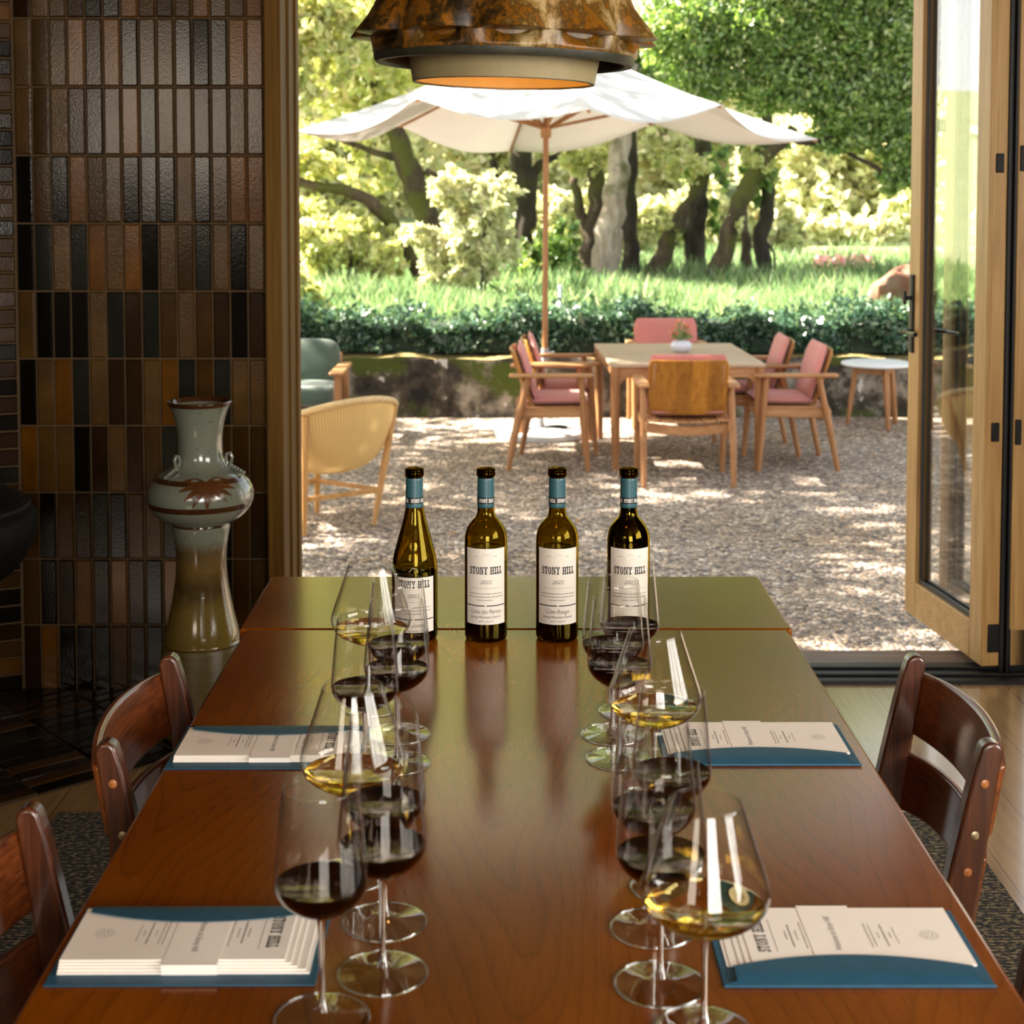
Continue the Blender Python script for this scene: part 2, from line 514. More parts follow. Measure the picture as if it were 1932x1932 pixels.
PANE = thin_glass('window_pane', (0.97, 0.98, 0.97), 1.5, 0.2, 0.05)
PAPER = plain('card_paper', (0.88, 0.83, 0.76), (0.85, 0.80, 0.73), 14, 0.7, 0.03, 300)
INK = plain('grey_ink', (0.14, 0.13, 0.125), (0.18, 0.17, 0.16), 200, 0.8)
INK_BLACK = plain('black_ink', (0.012, 0.012, 0.014), (0.02, 0.02, 0.022), 200, 0.7)
INK_PALE = plain('pale_ink', (0.42, 0.40, 0.37), (0.48, 0.46, 0.42), 200, 0.8)
BLUE = plain('petrol_blue_card', (0.006, 0.062, 0.115), (0.009, 0.075, 0.135), 60, 0.55, 0.08, 500)
WHITE_INK = plain('white_ink', (0.80, 0.80, 0.76), (0.74, 0.74, 0.70), 200, 0.6)
# ================================================================== the room shell
FLOOR = floor_wood()
DARK_PLASTER = plain('dark_plaster', (0.055, 0.04, 0.028), (0.07, 0.05, 0.035), 6, 0.8, 0.1)
CEIL = wood('ceiling_boards', (0.10, 0.05, 0.02), (0.16, 0.085, 0.035), (0.20, 0.11, 0.05), 'y', 0.5, 0.6)
RX0, RX1, RY0, RY1, RZ = -3.4, 3.0, -3.1, 4.6, 2.75
WALL_Y = 4.60

struct(MB().box2((RX0 - .1, RY0 - .1, -0.1), (RX1 + .1, 4.66, 0)).build('floor', FLOOR))
struct(MB().box2((RX0 - .1, RY0 - .1, RZ), (RX1 + .1, 6.3, RZ + .1)).build('ceiling_and_eave', CEIL))  # unseen eave past the opening is added to shade the open door
wr = MB().box2((RX1, RY0 - .1, 0), (RX1 + .1, -0.9, RZ)).box2((RX1, 1.7, 0), (RX1 + .1, 4.85, RZ))
wr.box2((RX1, -.9, 0), (RX1 + .1, 1.7, 1.15)).box2((RX1, -.9, 2.65), (RX1 + .1, 1.7, RZ))
struct(wr.build('wall_right', DARK_PLASTER))
w3 = MB().box2((RX1 - .02, -.9, 1.15), (RX1 + .08, 1.7, 1.21)).box2((RX1 - .02, -.9, 2.59), (RX1 + .08, 1.7, 2.65))  # invented window frame, added to go with the side fill light
for k in range(4):
    yy = -.87 + 2.54 * k / 3
    w3.box2((RX1 - .02, yy - .03, 1.15), (RX1 + .08, yy + .03, 2.65))
struct(w3.build('fill_window', OAK))
struct(MB().box2((RX0 - .1, RY0 - .1, 0), (RX0, 4.85, RZ)).build('wall_west', DARK_PLASTER))
# wall behind the camera with two window openings
bw = MB()
y0, y1 = RY0 - .1, RY0
bw.box2((RX0, y0, 0), (RX1, y1, 0.8))
bw.box2((RX0, y0, 2.70), (RX1, y1, RZ))
bw.box2((RX0, y0, 0.8), (0.0, y1, 1.6))
for a, c in ((RX0, -3.4), (-1.8, 0.0), (2.0, RX1)):
    if c - a > 0.01: bw.box2((a, y0, 0.8), (c, y1, 2.70))
struct(bw.build('wall_back', DARK_PLASTER))
for nm, xa, xb, za, zb, k in (('window_1', -3.4, -1.8, 1.6, 2.70, 3), ('window_2', 0.0, 2.0, 0.8, 2.70, 4)):
    f = MB()
    f.box2((xa, y0 - .02, za), (xb, y1 + .02, za + .06)).box2((xa, y0 - .02, zb - .06), (xb, y1 + .02, zb))
    for i in range(k + 1):
        x = xa + 0.03 + (xb - xa - 0.06) * i / k
        f.box2((x - .03, y0 - .02, za), (x + .03, y1 + .02, zb))
    struct(f.build(nm, OAK))
# lintel and the wall right of the opening
struct(MB().box2((-0.74, 4.62, 2.38), (RX1, 4.85, RZ)).build('trim_4', OAK))
struct(MB().box2((2.45, 4.62, 0), (RX1, 4.85, 2.38)).build('wall_front', DARK_PLASTER))

# glazed tiles, stack bonded
def glaze(name, c, spread=0.25, rough=0.16, bmp=0.10):
    m, nt, b = new_mat(name)
    v = coords(nt)
    n = nd(nt, 'ShaderNodeTexNoise', {'Vector': v, 'Scale': 9.0, 'Detail': 4.0})
    c2 = tuple(x * (1 - spread) for x in c)
    c3 = tuple(x * (1 + spread * 1.5) for x in c)
    L(nt, ramp(nt, n.outputs[0], [(0.3, c2), (0.5, c), (0.72, c3)]), b.inputs['Base Color'])
    b.inputs['Roughness'].default_value = rough
    b.inputs['Specular IOR Level'].default_value = 0.29
    n2 = nd(nt, 'ShaderNodeTexNoise', {'Vector': v, 'Scale': 190.0, 'Detail': 2.0})
    bump(nt, b, n2.outputs[0], bmp, 0.003)
    return m
GLAZES = [glaze('brown_glaze', (0.030, 0.0125, 0.0013)), glaze('umber_glaze', (0.013, 0.0052, 0.0007)),
          glaze('amber_glaze', (0.070, 0.025, 0.0015)), glaze('black_glaze', (0.0025, 0.0018, 0.001), 0.2, 0.13, 0.08),
          glaze('slate_glaze', (0.007, 0.0078, 0.005), 0.2, 0.15, 0.10), glaze('tan_glaze', (0.050, 0.023, 0.0035), 0.25, 0.22, 0.22)]
GROUT = plain('brown_grout', (0.048, 0.026, 0.006), (0.062, 0.034, 0.009), 80, 0.85, 0.2)
def tiles(origin, du, dv, nrm, W_, H_, tw, th, seed, weights=(26, 16, 12, 20, 12, 14), keep=None):
    rng = random.Random(seed)
    mb = MB()
    g = 0.0022
    O, U, V, Nn = Vector(origin), Vector(du), Vector(dv), Vector(nrm)
    nu, nv = int(math.ceil(W_ / tw)), int(math.ceil(H_ / th))
    idx = list(range(6))
    for i in range(nu):
        for j in range(nv):
            a, b_ = i * tw + g, min((i + 1) * tw - g, W_)
            c, d_ = j * th + g, min((j + 1) * th - g, H_)
            if b_ - a < 0.008 or d_ - c < 0.008: continue
            if keep and not keep(O + U * ((a + b_) / 2) + V * ((c + d_) / 2)): continue
            tu, tv = rng.gauss(0, 0.010), rng.gauss(0, 0.006)
            mi = rng.choices(idx, weights)[0] + 1
            e = 0.0045
            def pt(x, y, h):
                hh = h + (tu * (x - (a + b_) / 2) + tv * (y - (c + d_) / 2) if h > 0.001 else 0)
                return O + U * x + V * y + Nn * hh
            ring = [(a, c), (b_, c), (b_, d_), (a, d_)]
            ins = [(a + e, c + e), (b_ - e, c + e), (b_ - e, d_ - e), (a + e, d_ - e)]
            mid = [(a + e * .3, c + e * .3), (b_ - e * .3, c + e * .3), (b_ - e * .3, d_ - e * .3), (a + e * .3, d_ - e * .3)]
            vs = [pt(x, y, 0) for x, y in ring] + [pt(x, y, 0.0045) for x, y in mid] + [pt(x, y, 0.007) for x, y in ins]
            fs = [(8, 9, 10, 11)]
            for k in range(4):
                q = (k + 1) % 4
                fs += [(k, q, 4 + q, 4 + k), (4 + k, 4 + q, 8 + q, 8 + k)]
            mb.add(vs, fs, mi)
    return mb, (O, U, V, Nn)
CORNER = -1.478
mb, _ = tiles((CORNER, WALL_Y, 0.0), (1, 0, 0), (0, 0, 1), (0, -1, 0), -0.715 - CORNER, RZ, 0.0535, 0.2045, 3)
mb.box2((CORNER, WALL_Y - .001, 0), (-0.715, WALL_Y + .2, RZ), 0)
struct(mb.build('wall_left', [GROUT] + GLAZES, angle=30))
A25 = rad(24)
dirv = Vector((-cos(A25), -sin(A25), 0))
P0 = Vector((CORNER, WALL_Y, 0))
Wd = 2.05
o2 = P0 + dirv * Wd
mb, _ = tiles(o2, -dirv, (0, 0, 1), (sin(A25), -cos(A25), 0), Wd, RZ, 0.2045, 0.0535, 5, (34, 30, 4, 26, 6, 3))
nb = Vector((-sin(A25), cos(A25), 0)) * 0.1
mb.prism([P0, o2, o2 + nb, P0 + nb], (0, 0, RZ), 0)
struct(mb.build('wall_corner', [GROUT] + GLAZES, angle=30))
# dark tiled hearth set into the floor
hb = Vector((cos(rad(41)), sin(rad(41)), 0))
hn = Vector((-sin(rad(41)), cos(rad(41)), 0))
hp = Pz(174, 1475, 0.0)
hA = hp - hb * 2.6
HPOLY = [(hA.x, hA.y), (-0.73, hp.y + (-0.73 - hp.x) * hb.y / hb.x), (-0.73, WALL_Y - .01), (CORNER, WALL_Y - .01), (o2.x, o2.y - .01)]
def inside(p):
    c = False
    for i in range(5):
        (xa, ya), (xb, yb) = HPOLY[i], HPOLY[(i + 1) % 5]
        if (ya > p.y) != (yb > p.y) and p.x < (xb - xa) * (p.y - ya) / (yb - ya) + xa: c = not c
    return c
mb, _ = tiles(hA + Vector((0, 0, 0.003)), hb, hn, (0, 0, 1), 3.3, 2.2, 0.2045, 0.0535, 11, (16, 14, 3, 40, 10, 10), inside)
mb.prism([(x, y, 0) for x, y in HPOLY], (0, 0, 0.005), 0)
struct(mb.build('floor_hearth', [GROUT] + GLAZES, angle=30))

# oak jamb left of the opening (face + stepped reveal)
jb = MB()
jb.box2((-0.725, 4.575, 0), (-0.676, 4.70, 2.75)).box2((-0.725, 4.70, 0), (-0.668, 4.80, 2.75)).box2((-0.725, 4.80, 0), (-0.660, 4.86, 2.75))
struct(jb.build('trim_1', OAK_DARK, bevel=0.003))
# black track and deck board at the threshold
tb = MB()
tb.box2((-0.66, 4.655, -0.06), (2.45, 4.84, 0.012)).box2((-0.66, 4.70, 0.012), (2.45, 4.715, 0.02)).box2((-0.66, 4.77, 0.012), (2.45, 4.785, 0.02))
struct(tb.build('trim_2', BLACK, bevel=0.002))
DECK = wood('weathered_deck_board', (0.10, 0.062, 0.045), (0.17, 0.11, 0.085), (0.26, 0.18, 0.14), 'x', 0.8, 0.6)
struct(MB().box2((-1.2, 4.845, -0.05), (3.0, 5.0, 0.004)).build('trim_3', DECK, bevel=0.004))
struct(MB().box2((-3.4, 4.86, -0.6), (3.4, 4.97, -0.052)).build('wall_foundation', DARK_PLASTER))
struct(MB().box2((-3.4, 4.72, -0.4), (-0.73, 4.97, 2.75)).build('wall_outside', DARK_PLASTER))

# folding glass doors
def door_leaf(name, w, panes=True):
    root = bpy.data.objects.new(name, None); COL.objects.link(root); struct(root)
    H, T, S = 2.36, 0.058, 0.098
    st = MB().box2((0, -T / 2, 0), (S, T / 2, H)).box2((w - S, -T / 2, 0), (w, T / 2, H))
    st.build('stile', OAK, root, bevel=0.004)
    MB().box2((S, -T / 2, 0), (w - S, T / 2, 0.125)).box2((S, -T / 2, H - .1), (w - S, T / 2, H)).build('rail', OAK_X, root, bevel=0.004)
    g = 0.014
    ga = MB()
    for s_ in (-1, 1):
        y = s_ * 0.012
        ga.box2((S, y - .004, .125), (S + g, y + .004, H - .1)).box2((w - S - g, y - .004, .125), (w - S, y + .004, H - .1))
        ga.box2((S + g, y - .004, .125), (w - S - g, y + .004, .125 + g))
    ga.build('gasket', GASKET, root)
    MB().box2((S + .002, -.003, .127), (w - S - .002, .003, H - .102)).build('pane', PANE, root)
    return root
near = Pz(1851, 1258, 0.03)
far = Pz(1706, 1151, 0.03)
dv = far - near
lw = dv.length
ang = math.atan2(dv.y, dv.x)
d1 = door_leaf('door_1', lw)
# the leaf hangs from its near edge and stands open over the gravel
d1.location = (near.x + 0.029 * sin(ang), near.y - 0.029 * cos(ang) + 0.0, 0.03)
d1.rotation_euler = (0, 0, ang)
hd = MB()
hx = lw - 0.040
hd.box2((hx - .014, .029, 0.93), (hx + .014, .037, 1.205))
hd.build('handle_plate', BLACK, d1, bevel=0.002)
lv = MB().tube([(hx, .034, 1.005), (hx, .062, 1.005), (hx - .01, .068, 1.005), (hx - .125, .068, 1.005)], 0.0085, 10)
lv.build('handle', BLACK_GLOSS, d1)
MB().box2((hx - .006, .037, 1.115), (hx + .006, .062, 1.13)).box2((hx - .007, .055, 1.10), (hx + .007, .064, 1.148)).build('thumb_turn', BLACK, d1, bevel=.002)
MB().box2((hx - .014, -.037, 0.93), (hx + .014, -.029, 1.205)).build('handle_plate', BLACK, d1, bevel=.002)
MB().tube([(hx, -.034, 1.005), (hx, -.088, 1.005), (hx - .01, -.095, 1.005), (hx - .125, -.095, 1.005)], 0.0085, 10).build('handle', BLACK_GLOSS, d1)
for z, hw in ((0.09, .045), (0.745, .030), (1.585, .030)):
    MB().box2((-.006, -.016 if hw < .04 else -.029, z - hw), (.004, .010, z + hw)).build('hinge', BLACK, d1, bevel=.003)
# second leaf folded flat beside it
d2 = door_leaf('door_2', lw)
d2.location = (near.x + 0.118, near.y + 0.005, 0.03)
d2.rotation_euler = (0, 0, PI - ang if False else ang - rad(3))
for z in (0.745, 1.60):
    MB().box2((-.006, .004, z - .04), (.004, .024, z + .04)).build('hinge', BLACK, d2, bevel=.003)
gk = MB().box2((near.x + .060, near.y + .004, 0.012), (near.x + .068, near.y + .06, 2.38)).box2((near.x + .080, near.y + .004, 0.012), (near.x + .087, near.y + .06, 2.38))
gk.box2((near.x + .067, near.y + .03, .012), (near.x + .081, near.y + .05, 2.38))
struct(gk.build('trim_5', BLACK))
MB().box2((.0, -.03, -.02), (.05, .03, .12)).build('pivot_block', BLACK, d2, bevel=.003)
# ================================================================== indoor furniture
RUGM, nt_, b_ = new_mat('woven_rug')
v_ = coords(nt_, (1, 1, 1))
wv = nd(nt_, 'ShaderNodeTexNoise', {'Vector': coords(nt_, (75, 110, 1)), 'Scale': 1.0, 'Detail': 2.0})
wv2 = nd(nt_, 'ShaderNodeTexWave', {'Vector': v_, 'Scale': 26.0, 'Distortion': 3.0, 'Detail': 2.0, 'Detail Scale': 3.0}, bands_direction='Y')
sm = nd(nt_, 'ShaderNodeMath', {0: nd(nt_, 'ShaderNodeMath', {0: wv2.outputs['Fac'], 1: 0.12}, operation='MULTIPLY').outputs[0], 1: wv.outputs[0]}, operation='ADD')
L(nt_, ramp(nt_, sm.outputs[0], [(0.44, (0.008, 0.0075, 0.007)), (0.56, (0.035, 0.029, 0.02)), (0.70, (0.24, 0.18, 0.095))]), b_.inputs['Base Color'])
b_.inputs['Roughness'].default_value = 0.95
bump(nt_, b_, sm.outputs[0], 0.8, 0.006)
tag(MB().box2((-1.10, -1.6, 0.001), (1.088, 3.66, 0.013)).build('woven_rug', RUGM, bevel=.004),
    'dark woven rug with tan flecks on the oak floor under the dining table', 'rug')

TH = 0.75
TL, TR = -0.468, 0.502
tfar = Pz(957, 1087, TH).y
tseam = Pz(957, 1187, TH).y
tnear = 0.62
tb = thing('dining_table', 'long reddish-brown wooden dining table set with wine glasses', 'table', ((TL + TR) / 2, (tfar + tnear) / 2, 0))
def tl(x, y, z): return (x - (TL + TR) / 2, y - (tfar + tnear) / 2, z)
MB().box2(tl(TL, tnear, TH - .028), tl(TR, tseam - .0015, TH)).build('tabletop', TABLE, tb, bevel=.005, seg=3)
MB().box2(tl(TL - .012, tseam + .0015, TH - .028), tl(TR + .008, tfar, TH)).build('end_leaf', TABLE, tb, bevel=.005, seg=3)
ap = MB()
ap.box2(tl(TL + .06, tnear + .08, TH - .11), tl(TL + .085, tfar - .09, TH - .028)).box2(tl(TR - .085, tnear + .08, TH - .11), tl(TR - .06, tfar - .09, TH - .028))
ap.box2(tl(TL + .06, tnear + .08, TH - .11), tl(TR - .06, tnear + .105, TH - .028)).box2(tl(TL + .06, tfar - .115, TH - .11), tl(TR - .06, tfar - .09, TH - .028))
ap.build('apron', ROSE_Y, tb)
for lx in (TL + .09, TR - .09):
    for ly in (tnear + .12, tfar - .12):
        p = tl(lx, ly, 0)
        MB().tube([(p[0], p[1], .013), (p[0], p[1], .35), (p[0], p[1], TH - .028)], [.018, .026, .032], 14).build('leg', ROSE, tb)

# ------------------------------------------------------------------ indoor chairs (sitter faces local +x)
BRASS = plain('brass_screw', (0.45, 0.36, 0.22), (0.38, 0.30, 0.18), 60, 0.35, metal=0.8)
PLUGM = wood('pale_wood_plug', (0.24, 0.08, 0.02), (0.34, 0.12, 0.03), (0.40, 0.15, 0.04), 'z', 2, 0.3)
WEAVE = plain('paper_cord_seat', (0.42, 0.33, 0.21), (0.34, 0.26, 0.16), 120, 0.9, 0.4, 260, stretch=(1, 6, 1))
def dining_chair(label, loc, rz):
    t = thing('dining_chair', label, 'chair', loc, rz, 'rosewood chairs along the dining table')
    def post(y):
        pr = smooth_curve([(-.262, 0), (-.246, .2), (-.222, .42), (-.229, .55), (-.262, .735), (-.271, .775)], 5)
        wd = np.interp([p[1] for p in pr], [0, .2, .42, .58, .72, .785], [.024, .034, .048, .047, .037, .030])
        fr = [(x + w / 2, 0, z) for (x, z), w in zip(pr, wd)]
        bk = [(x - w / 2, 0, z) for (x, z), w in zip(pr, wd)]
        cx, cz = pr[-1]
        tilt = math.atan2(.272 - .262, .045)
        cap = [(cx + .015 * cos(a) , 0, cz + .015 * sin(a)) for a in np.linspace(0.1, PI - .1, 9)]
        poly = fr + cap + bk[::-1]
        m = MB().prism([(x, y - .014, z) for x, _, z in poly], (0, .028, 0))
        return m
    def back_x(z): return float(np.interp(z, [0, .2, .42, .55, .74, .785], [-.262, -.246, -.222, -.229, -.262, -.272]))
    for s in (-1, 1):
        lg = post(s * .188).build('back_leg', ROSE, t, bevel=.0105, seg=3, angle=40)
        for z, m in ((.735, PLUGM), (.665, BRASS), (.615, PLUGM), (.56, BRASS)):
            q = MB()
            pr = [(0.0062, 0), (0.0055, .0016), (.003, .0024), (0.0, .0026)]
            vs = []
            q.lathe(pr, 12)
            q.v = [(back_x(z) + a, s * (.188 + .0135) + s * c, z + b) for a, b, c in q.v]
            q.build('plug' if m is PLUGM else 'screw', m, lg)
    def slat(z0, z1, arch):
        def fn(u, v):
            y = (u - .5) * 2
            zz0 = z0 + arch * (1 - y * y)
            zz1 = z1 + 0.010 * (1 - y * y)
            z = zz0 + (zz1 - zz0) * v
            wd = .020
            x = back_x(z) - wd - .030 * (1 - y * y) + .002
            return Vector((x, y * .200, z)), Vector((1, y * .25, 0)).normalized()
        return MB().sheet(fn, 20, 6, .013)
    slat(.662, .758, .004).build('back_slat', ROSE_Y, t, bevel=.004, angle=50)
    slat(.538, .632, .022).build('back_slat', ROSE_Y, t, bevel=.004, angle=50)
    for s in (-1, 1):
        MB().tube([(.215, s * .205, 0), (.200, s * .200, .25), (.19, s * .195, .43)], [.013, .019, .021], 12).build('front_leg', ROSE, t)
        MB().bar((-.22, s * .188, .40), (.195, s * .196, .415), .02, .045).build('side_rail', ROSE_Y, t, bevel=.005)
    MB().bar((.192, -.195, .415), (.192, .195, .415), .045, .02, up=(1, 0, 0)).build('front_rail', ROSE_Y, t, bevel=.005)
    MB().bar((-.215, -.188, .40), (-.215, .188, .40), .045, .02, up=(1, 0, 0)).build('back_rail', ROSE_Y, t, bevel=.005)
    def st(u, v):
        x, y = -.205 + .42 * u, (v - .5) * .40
        return Vector((x, y, .428 - .012 * sin(PI * u) * sin(PI * v))), Vector((0, 0, 1))
    MB().sheet(st, 12, 12, .026).build('seat', WEAVE, t, bevel=.006)
    return t
c1 = dining_chair('rosewood dining chair left of the table, behind the far left blue folder, seen whole', (-.262, 2.185, .013), 0)
lab = {(-.335, 1.595): 'rosewood dining chair cut by the left edge of the photo, beside the near left folder'}
c2 = dup(c1, (-.298, 1.595, .013), 0, 'rosewood dining chair cut by the left edge of the photo, beside the near left folder')
c3 = dup(c1, (.372, 2.185, .013), PI, 'rosewood dining chair pulled out from the right of the table, its two slats facing us')
c4 = dup(c1, (.372, 1.52, .013), PI, 'rosewood dining chair at the right edge, only a sliver of its leg showing')

# ------------------------------------------------------------------ pendant lamp
LM, nt_, b_ = new_mat('mottled_brown_glaze')
v_ = coords(nt_, (1, 1, .55))
n1 = nd(nt_, 'ShaderNodeTexNoise', {'Vector': v_, 'Scale': 30.0, 'Detail': 9.0, 'Roughness': 0.75, 'Distortion': 0.3})
n2 = nd(nt_, 'ShaderNodeTexNoise', {'Vector': v_, 'Scale': 5.0, 'Detail': 3.0})
mx = nd(nt_, 'ShaderNodeMath', {0: nd(nt_, 'ShaderNodeMath', {0: n2.outputs[0], 1: 0.55}, operation='MULTIPLY').outputs[0],
                               1: nd(nt_, 'ShaderNodeMath', {0: n1.outputs[0], 1: 0.6}, operation='MULTIPLY').outputs[0]}, operation='ADD')
L(nt_, ramp(nt_, mx.outputs[0], [(0.47, (0.008, 0.005, 0.002)), (0.53, (0.035, 0.018, 0.004)), (0.575, (0.19, 0.07, 0.004)), (0.615, (0.045, 0.026, 0.006)), (0.655, (0.16, 0.09, 0.018)), (0.72, (0.34, 0.26, 0.13))]), b_.inputs['Base Color'])
b_.inputs['Roughness'].default_value = 0.28
bump(nt_, b_, n1.outputs[0], 0.3, 0.006)
CREAM = plain('speckled_cream_ceramic', (0.22, 0.175, 0.08), (0.19, 0.15, 0.07), 35, 0.6, 0.15, 160)
DKRIM = plain('dark_rim_glaze', (0.008, 0.008, 0.004), (0.022, 0.022, 0.01), 25, 0.5, 0.2)
BULB, nt_, b_ = new_mat('warm_bulb')
b_.inputs['Emission Color'].default_value = (1.0, 0.42, 0.09, 1)
b_.inputs['Emission Strength'].default_value = 5
lp = Py(950, 158, 2.2)
lz = lp.z
lamp = thing('pendant_lamp', 'mottled brown ceramic pendant lamp hanging over the dining table', 'lamp', (lp.x, 2.2, lz))
lamp.rotation_euler = (0, rad(1.3), 0)
NH = 11
def hood(r, z, a, i):
    # a ring of small hooded openings: the wall swells out above each one and drops back beneath it
    ph = (a * NH / (2 * PI) + 0.15) % 1.0 - 0.5
    g = max(0.0, cos(ph * PI * 1.15)) ** .8
    zl = z - 0.061
    if 0 <= zl < 0.060:
        r += g * 0.032 * (1 - zl / 0.060) ** 1.5
    elif -0.020 < zl < 0:
        q = (zl + 0.020) / 0.020
        r -= max(0, cos(ph * PI * 1.3)) ** .8 * 0.030 * q ** 1.2
    return r + 0.0012 * sin(5 * a + 40 * z)
pr = [(0.171, 0.036), (0.1862, 0.0365), (0.1875, 0.0385)] + [(0.1885 + .0035 * i / 15, 0.0405 + .0205 * i / 15) for i in range(16)] + [(0.1925, 0.0613), (0.1923, 0.066),
      (0.192, 0.076), (0.190, 0.084), (0.187, 0.094), (0.184, 0.106), (0.181, 0.120), (0.176, 0.145), (0.160, 0.19), (0.125, 0.235), (0.07, 0.262), (0.02, 0.27), (0.0, 0.271)]
ir = [(0.0, 0.262), (0.065, 0.254), (0.118, 0.228), (0.153, 0.185), (0.168, 0.14), (0.176, 0.08), (0.171, 0.030)]
MB().lathe(pr, 176, rf=hood).lathe(ir, 64).build('ceramic_shade', LM, lamp, angle=50)
MB().lathe([(0.1868, 0.0375), (0.1855, 0.030), (0.183, 0.0262), (0.174, 0.0262), (0.172, 0.030), (0.172, 0.0375)], 96, closed=True).build('shade_rim', DKRIM, lamp, angle=40)
MB().lathe([(0.138, 0.060), (0.1365, 0.034), (0.1315, 0.008), (0.1305, 0.001), (0.126, 0.001), (0.127, 0.03), (0.128, 0.070), (0.0, 0.072), (0.0, 0.082), (0.138, 0.080)], 96).build('inner_shade', CREAM, lamp, angle=50)
MB().lathe([(0.1307, 0.0025), (0.1302, 0.0), (0.1258, 0.0), (0.1256, 0.0025)], 96, closed=True).build('inner_rim', DKRIM, lamp, angle=40)
MB().lathe([(0.0, 0.030), (0.012, 0.032), (0.02, 0.042), (0.016, 0.056), (0.011, 0.0715)], 20).build('bulb', BULB, lamp)
MB().tube([(0, 0, .27), (0, 0, RZ - lz - .02)], .007, 10).build('suspension_rod', BLACK, lamp)
MB().lathe([(0.0, RZ - lz - .03), (.05, RZ - lz - .028), (.055, RZ - lz - .005), (.055, RZ - lz), (0, RZ - lz)], 24).build('ceiling_rose', BLACK, lamp)
pl_d = bpy.data.lights.new('lamp_light', 'POINT')
pl_d.energy, pl_d.color, pl_d.shadow_soft_size = 0.75, (1.0, 0.40, 0.07), 0.02
pl = bpy.data.objects.new('lamp_light', pl_d)
COL.objects.link(pl)
pl.parent = lamp
pl.location = (0, 0, 0.018)

# ------------------------------------------------------------------ ceramic floor vase on its stand
VM, nt_, b_ = new_mat('celadon_and_ash_glaze')
tc = nt_.nodes.new('ShaderNodeTexCoord')
sp = nd(nt_, 'ShaderNodeSeparateXYZ', {0: tc.outputs['Object']})
nz = nd(nt_, 'ShaderNodeTexNoise', {'Vector': coords(nt_), 'Scale': 30.0, 'Detail': 5.0})
hz = nd(nt_, 'ShaderNodeMath', {0: nd(nt_, 'ShaderNodeMath', {0: nz.outputs[0], 1: 0.06}, operation='MULTIPLY').outputs[0], 1: sp.outputs[2]}, operation='ADD')
hz2 = nd(nt_, 'ShaderNodeMath', {0: hz.outputs[0], 1: 0.03}, operation='SUBTRACT')
CEL, BRN, OCH, UMB = (0.135, 0.145, 0.112), (0.035, 0.012, 0.003), (0.155, 0.11, 0.02), (0.055, 0.034, 0.008)
zz = lambda z: z / 0.70
def band(*a): return [(zz(z), c) for z, c in a]
vc = ramp(nt_, nd(nt_, 'ShaderNodeMath', {0: hz2.outputs[0], 1: 0.70}, operation='DIVIDE').outputs[0],
          band((0.0, OCH), (0.10, OCH), (0.16, UMB), (0.22, (0.12, 0.07, 0.016)), (0.265, (0.085, 0.058, 0.024)), (0.30, CEL), (0.338, CEL), (0.70, CEL)))
# crisp painted bands by height alone
def ring(z0, z1):
    a = nd(nt_, 'ShaderNodeMath', {0: sp.outputs[2], 1: z0}, operation='GREATER_THAN')
    b = nd(nt_, 'ShaderNodeMath', {0: sp.outputs[2], 1: z1}, operation='LESS_THAN')
    return nd(nt_, 'ShaderNodeMath', {0: a.outputs[0], 1: b.outputs[0]}, operation='MULTIPLY').outputs[0]
rs = None
for z0, z1 in ((0.333, 0.342), (0.388, 0.404), (0.462, 0.474), (0.667, 0.72)):
    q = ring(z0, z1)
    rs = q if rs is None else nd(nt_, 'ShaderNodeMath', {0: rs, 1: q}, operation='MAXIMUM').outputs[0]
m1 = nd(nt_, 'ShaderNodeMixRGB', {0: rs, 1: vc, 2: BRN + (1,)})
spk = nd(nt_, 'ShaderNodeTexNoise', {'Vector': coords(nt_), 'Scale': 160.0, 'Detail': 1.0})
m2 = nd(nt_, 'ShaderNodeMixRGB', {0: ramp(nt_, spk.outputs[0], [(0.26, (1, 1, 1)), (0.31, (0, 0, 0))]), 1: m1.outputs[0], 2: (0.03, 0.02, 0.01, 1)})
L(nt_, m2.outputs[0], b_.inputs['Base Color'])
b_.inputs['Roughness'].default_value = 0.14
b_.inputs['Coat Weight'].default_value = 0.4
STONEW = plain('ash_glazed_stoneware', (0.12, 0.09, 0.024), (0.085, 0.065, 0.018), 25, 0.25, 0.25, 120, stretch=(1, 1, 6))
vy = 4.22
vb = Py(382, 1208, vy)
ped = thing('ceramic_stand', 'olive glazed ceramic drum stand under the tall vase by the tiled wall', 'stand', (vb.x, vy, .009))
MB().lathe([(0, 0), (.108, 0), (.113, .01), (.116, .09), (.114, vb.z - .03), (.110, vb.z - .012), (0.0, vb.z - .012)], 40).build('drum', STONEW, ped, angle=40)
vz = vb.z - .003
vase = thing('floor_vase', 'tall grey-green stoneware vase with brown bands and flared brown rim, on a drum stand', 'vase', (vb.x, vy, vz))
vp = smooth_curve([(0.0, 0), (0.098, 0.0), (0.104, 0.008), (0.101, 0.035), (0.088, 0.09), (0.077, 0.15), (0.071, 0.20), (0.070, 0.245), (0.074, 0.29), (0.080, 0.322)], 4)
vp += [(0.0805, 0.330), (0.079, 0.338)]
vp += smooth_curve([(0.086, 0.340), (0.118, 0.358), (0.141, 0.388), (0.1465, 0.418), (0.139, 0.448), (0.115, 0.476), (0.084, 0.492), (0.066, 0.515), (0.062, 0.555), (0.064, 0.60), (0.074, 0.645), (0.087, 0.672), (0.090, 0.678), (0.085, 0.679), (0.070, 0.648), (0.058, 0.60), (0.055, 0.54), (0.0, 0.535)], 4)
MB().lathe(vp, 64).build('body', VM, vase, angle=60)
